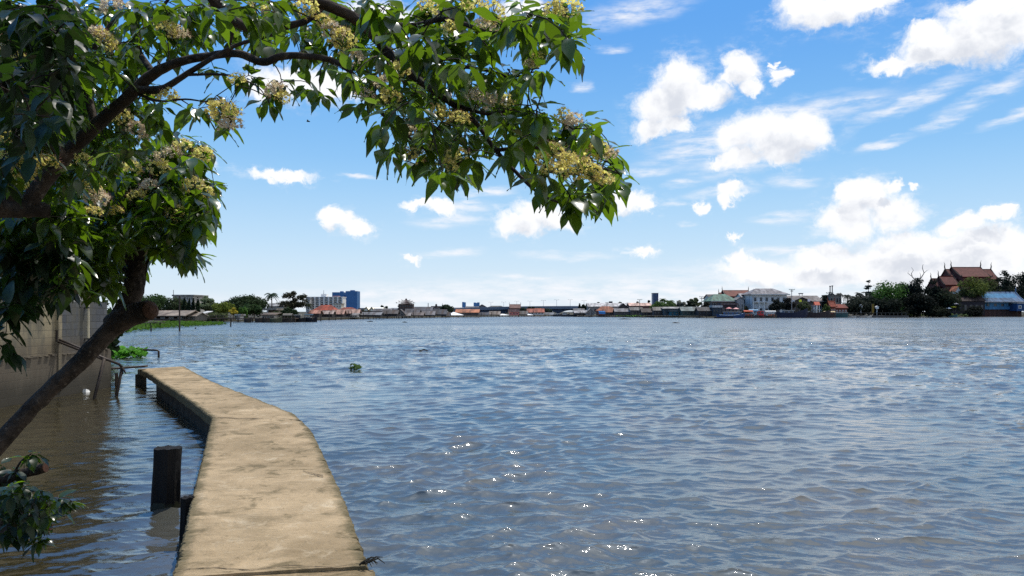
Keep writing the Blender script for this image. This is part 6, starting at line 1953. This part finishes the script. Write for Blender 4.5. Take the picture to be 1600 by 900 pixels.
for (px, pt, lab) in ((1297, 448.2, 'left of two thin chimney pipes above the dark tree'), (1300.4, 447.6, 'right of two thin chimney pipes above the dark tree')):
    r_ = empty('chimney_pipe', (X(px, 328), 328, LAND), 0, lab, 'chimney', 'chimney pipes above the trees')
    h = Z(pt, 328) - LAND; mb = MB(); mb.cyl(0, 0, -.3, h, .26, .22, 8); mb.build('flue', M((86, 84, 88), .6), r_)
    mb = MB(); mb.cyl(0, 0, h + .003, h + .45, .4, .34, 8); mb.build('cowl', M((66, 64, 68), .6), r_)
house('pale balcony block half hidden behind the palms', 1296, 1316, 462, 461, 326, dep=8, roof='flat', wall=(140, 132, 122), roofc=(150, 144, 134), wins=4, wrow=2, wcol=(90, 84, 78), name='apartment_block', cat='building')
# spirit house on posts
Y = 288; r_ = empty('spirit_house', (X(1277.5, Y), Y, 0.5), 0, 'little shrine with orange red gabled roof on white posts', 'shrine'); m = Y / F
z0, z1, z2 = Z(477, Y) - .5, Z(472, Y) - .5, Z(483.4, Y) - .5
mb = MB(); mb.prism([(-.2, z0), (1, z1), (2.2, z0), (2.2, z0 + .1), (1, z1 + .14), (-.2, z0 + .1)], -4.4 * m, 4 * m); mb.build('roof', M((190, 86, 62), .6), r_)
for x in (-2.4, 2.6):
    for y in (0, 2): mb = MB(); mb.box(x * m - .1, x * m + .1, y - .1, y + .1, -.3, z0 + .25); mb.build('post', WHITE, r_)
mb = MB(); mb.box(-4.4 * m, 4.4 * m, -.3, 2.3, z2 - .1, z2 + .1); mb.build('floor', M((196, 192, 188), .6), r_)
house('small red Thai pavilion with steep pointed roof', 1297, 1307, 479, 469.6, 296, dep=4, roof='thai', wall=(130, 70, 56), roofc=(150, 66, 48), wins=2, name='pavilion', cat='pavilion', fascia=M((150, 80, 54), .6))
house('long low pavilion with dull red roof right of the pointed one', 1304, 1325, 481, 475.6, 300, dep=6, roof='side', wall=(110, 64, 54), roofc=(138, 62, 48), wins=4, name='pavilion', cat='pavilion')

# boats and clutter along the right bank
for b in (
    ('bright blue longtail boat with pale windowed cabin at the left of the moored row', 1120, 1164, dict(hull=(34, 62, 104), hh=1.2, cabin=(.25, .85, 1.4, (52, 84, 128)), stripe=(200, 210, 220))),
    ('low dark skiff lying in front of the bright blue boat', 1116, 1146, dict(Y=262, hull=(34, 36, 46), hh=.45)),
    ('boat with orange canopy right of the blue boat', 1160, 1178, dict(hull=(60, 48, 50), hh=.9, canopy=(.1, .9, 1.9, (200, 92, 60), 0), cabin=(.2, .8, .9, (170, 80, 60)))),
    ('boat with light blue awning between orange and red boats', 1168, 1186, dict(hull=(50, 50, 58), hh=.8, canopy=(.1, .9, 2.4, (120, 160, 186), 0))),
    ('boat with square red cabin in the middle of the moored row', 1180, 1196, dict(hull=(60, 40, 42), hh=.9, cabin=(.2, .8, 2.0, (196, 52, 54)))),
    ('boat with white canopy and orange load right of the red cabin', 1193, 1214, dict(hull=(54, 50, 46), hh=.8, canopy=(.1, .9, 1.9, (206, 202, 196), 0), cabin=(.35, .8, .9, (190, 104, 70)))),
    ('large dark blue hulled boat with grey wheelhouse', 1211, 1262, dict(hull=(26, 34, 58), hh=1.9, cabin=(.25, .55, 1.5, (120, 124, 134)), sheer=.7, flip=False)),
    ('long dark brown barge with cluttered deck beside the dark blue hull', 1248, 1298, dict(hull=(50, 40, 44), hh=1.9, cabin=(.1, .3, 1.1, (110, 106, 108)), sheer=.4)),
    ('boat under a straw coloured curved cover', 1284, 1306, dict(hull=(56, 44, 40), hh=1.2, canopy=(.12, .92, 1.3, (214, 188, 140), 0))),
    ('green hulled boat with flat pale roof right of the straw cover', 1303, 1325, dict(hull=(40, 78, 82), hh=1.5, cabin=(.1, .9, 1.0, (54, 84, 86)), sheer=.3)),
    ('white rowing boat leftmost at the low landing under the palms', 1320, 1338, dict(hull=(166, 160, 152), hh=.5)),
    ('second grey rowing boat at the low landing under the palms', 1334, 1352, dict(hull=(140, 134, 128), hh=.55)),
    ('white rowing boat rightmost at the low landing under the palms', 1346, 1362, dict(hull=(180, 174, 166), hh=.5)),
    ('teal skiff under the yellow parasol', 1480, 1496, dict(Y=312, hull=(46, 92, 96), hh=.8)),
    ('grey moored boat with white load leftmost off the bridge end', 864, 878, dict(Y=352, hull=(66, 66, 70), hh=.9, cabin=(.3, .7, .8, (196, 192, 190)))),
    ('moored boat with white cabin in the middle off the bridge end', 876, 890, dict(Y=346, hull=(72, 70, 74), hh=.9, cabin=(.25, .7, 1.3, (200, 196, 192)))),
    ('moored boat with grey canopy rightmost off the bridge end', 886, 901, dict(Y=342, hull=(62, 62, 66), hh=.9, canopy=(.2, .8, 1.6, (170, 168, 166), 0))),
):
    boat(b[0], b[1], b[2], **b[3])
# parasols
for (px, pt, c, lab) in ((1482.5, 480.2, (226, 228, 226), 'white parasol by the water left of the yellow one'), (1489.5, 478.0, (222, 212, 60), 'bright yellow parasol at the water under the temple trees'), (1493, 473, (196, 190, 196), 'pale pinkish parasol above the yellow one'), (1139, 479.8, (196, 120, 116), 'faded red parasol above the blue boat'), (1150, 480.4, (206, 150, 146), 'pink parasol right of the faded red one')):
    Y = 309 if px > 1400 else 276
    r_ = empty('parasol', (X(px, Y), Y, LAND if px > 1400 else 0.2), 0, lab, 'parasol')
    b0 = r_.location.z; h = Z(pt, Y) - b0
    mb = MB(); k = 10
    vs = [(0, 0, h)] + [(1.25 * math.cos(i * 6.283 / k), 1.25 * math.sin(i * 6.283 / k), h - .55) for i in range(k)]
    mb.add(vs, [(0, 1 + i, 1 + (i + 1) % k) for i in range(k)]); mb.build('canopy', M(c, .6, .1), r_)
    mb = MB(); mb.cyl(0, 0, -.6, h - .02, .04, n=6); mb.build('pole', OLDWOOD, r_)
# low landing under the palms
Y = 298; r_ = empty('stone_landing', (X(1360, Y), Y, 0), 0, 'low grey landing with posts under the palms on the right bank', 'jetty'); m = Y / F
mb = MB(); mb.box(-42 * m, 60 * m, 0, 3, -.8, .75); mb.build('quay', M((92, 88, 84), .9, .4, .6), r_)
for i in range(16):
    x = (-40 + i * 6.4) * m; mb = MB(); mb.box(x - .1, x + .1, .1, .3, .753, 1.75); mb.build('post', M((78, 74, 68), .9), r_)
mb = MB(); mb.box(-41 * m, 59 * m, .12, .28, 1.753, 1.9); mb.build('rail', M((78, 74, 68), .9), r_)
r_ = empty('flag_pole', (X(1362, 300), 300, LAND), 0, 'tall yellow banner on a pole before the big green tree', 'banner')
mb = MB(); mb.cyl(0, 0, -.2, 5.2, .05, n=6); mb.build('pole', OLDWOOD, r_)
mb = MB(); mb.prism([(-.02, 1.0), (.02, 1.0), (.04, 4.9), (0, 4.9)], .055, .95); mb.build('cloth', M((120, 98, 36), .8), r_)
for (px, py, lab) in ((1346, 480, 'small white shrine box left of the yellow banner'), (1371, 482, 'small white shrine box right of the yellow banner')):
    Y = 303; r_ = empty('white_shrine', (X(px, Y), Y, LAND), 0, lab, 'shrine')
    h = Z(py, Y) - LAND
    mb = MB(); mb.box(-.5, .5, 0, .9, h - .1, h + .55); mb.build('box', WHITE, r_)
    mb = MB(); mb.prism_y([(-.7, h + .553), (.7, h + .553), (0, h + 1.1)], -.1, 1.0); mb.build('roof', M((206, 202, 198), .6), r_)
    mb = MB(); mb.cyl(0, .45, -.2, h - .103, .14, n=8); mb.build('pedestal', WHITE, r_)
leafplants('bank_weed', [(1405, 495.4), (1440, 495.4), (1480, 495.4), (1520, 495.2), (1520, 494.6), (1470, 494.4), (1405, 494.4)], 900, 1.1, 'dull green reeds at the waterline under the dark right bank trees', 'reeds', 'stuff', (70, 84, 48), hgt=.8, seed=12)

# main temple on the right
TR = M((50, 16, 15), .95, .45, .4, spec=.02)
for (x0, x1, pe, pr, Y, dp, lab) in ((1503, 1549, 433, 415.4, 420, 20, 'great red brown temple roof, highest of the group'), (1489.5, 1562, 437, 419, 424, 16, 'lower end roofs projecting either side of the great temple roof'), (1476.5, 1500, 446, 430.4, 405, 12, 'second stepped red temple roof left of the great one'), (1463, 1492, 449, 434, 408, 10, 'lowest stepped red temple roof at the left')):
    house(lab, x0, x1, pe, pr, Y, dep=dp, roof='thai', wall=(90, 52, 46), roofc=TR, name='temple_hall', cat='temple', fascia=M((50, 40, 36), .8))
house('white gabled gatehouse peeping between temple roofs and trees', 1492, 1503, 454, 447.4, 380, dep=5, roof='front', wall=(214, 210, 204), roofc=(196, 120, 84), name='gatehouse', cat='gate')
house('dark brown roofed boathouse left of the blue house', 1486, 1540, 470, 458.6, 338, dep=10, roof='side', wall=(44, 40, 46), roofc=(62, 50, 48), wins=6, wcol=(50, 48, 52), stilts=6, zb=.7, name='boat_shed', cat='shed')
bh = house('blue waterside house with steep blue Thai roof and pale eave', 1534, 1599, 470.6, 455.4, 341, dep=11, roof='thai', wall=(74, 122, 156), roofc=(94, 122, 154), wins=5, wcol=(60, 96, 124), stilts=9, pf=483.4, name='blue_house', cat='house', fascia=M((84, 112, 144), .6), ov=1.2)
Y = 341; m = Y / F
mb = MB(); mb.box(-35 * m, 34 * m, -2.2, -1.35, Z(472, Y), Z(471, Y)); mb.build('eave', M((206, 200, 198), .6), bh)
mb = MB(); mb.box(-31 * m, 31 * m, .8, 10, -.5, Z(483.5, Y)); mb.build('brick_base', M((88, 62, 56), .85, .4, 1.2), bh)
house('bright blue shed at the far right edge beside the blue house', 1588, 1618, 474.2, 473.2, 336, dep=6, roof='flat', wall=(42, 72, 112), roofc=(196, 192, 190), wins=3, pf=486, stilts=5, name='blue_shed', cat='shed')

# trees behind the block wall, filling the gaps under the foliage at the left
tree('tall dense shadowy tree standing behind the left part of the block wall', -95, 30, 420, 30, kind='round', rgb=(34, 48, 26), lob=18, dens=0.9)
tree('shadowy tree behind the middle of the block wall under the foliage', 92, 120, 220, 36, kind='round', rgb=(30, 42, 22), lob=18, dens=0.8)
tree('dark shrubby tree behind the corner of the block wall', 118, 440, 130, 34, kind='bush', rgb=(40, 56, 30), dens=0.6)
house('pale apartment house glimpsed above the wall through the leaves', -30, 60, 405, 400, 60, dep=8, roof='flat', wall=(150, 148, 144), roofc=(150, 148, 144), wins=5, wrow=4, wcol=(90, 90, 92), name='apartment_house', cat='building')

rebase(t1, (-3.75, 3.8, 0.3)); rebase(t2, (-4.4, 2.2, 0.3)); rebase(t3, (-4.4, 3.9, 0.3))
rebase(pier, tuple(LEFT[0] * 0.5 + RIGHT[0] * 0.5 - Vector((0, 0, PZ))))
rebase(hr, tuple(on_plane(147, 624))); rebase(fr, tuple(on_plane(248, 557))); rebase(pl, tuple(on_plane(182, 597))); rebase(pp, (-12.24, yp, 1.2))
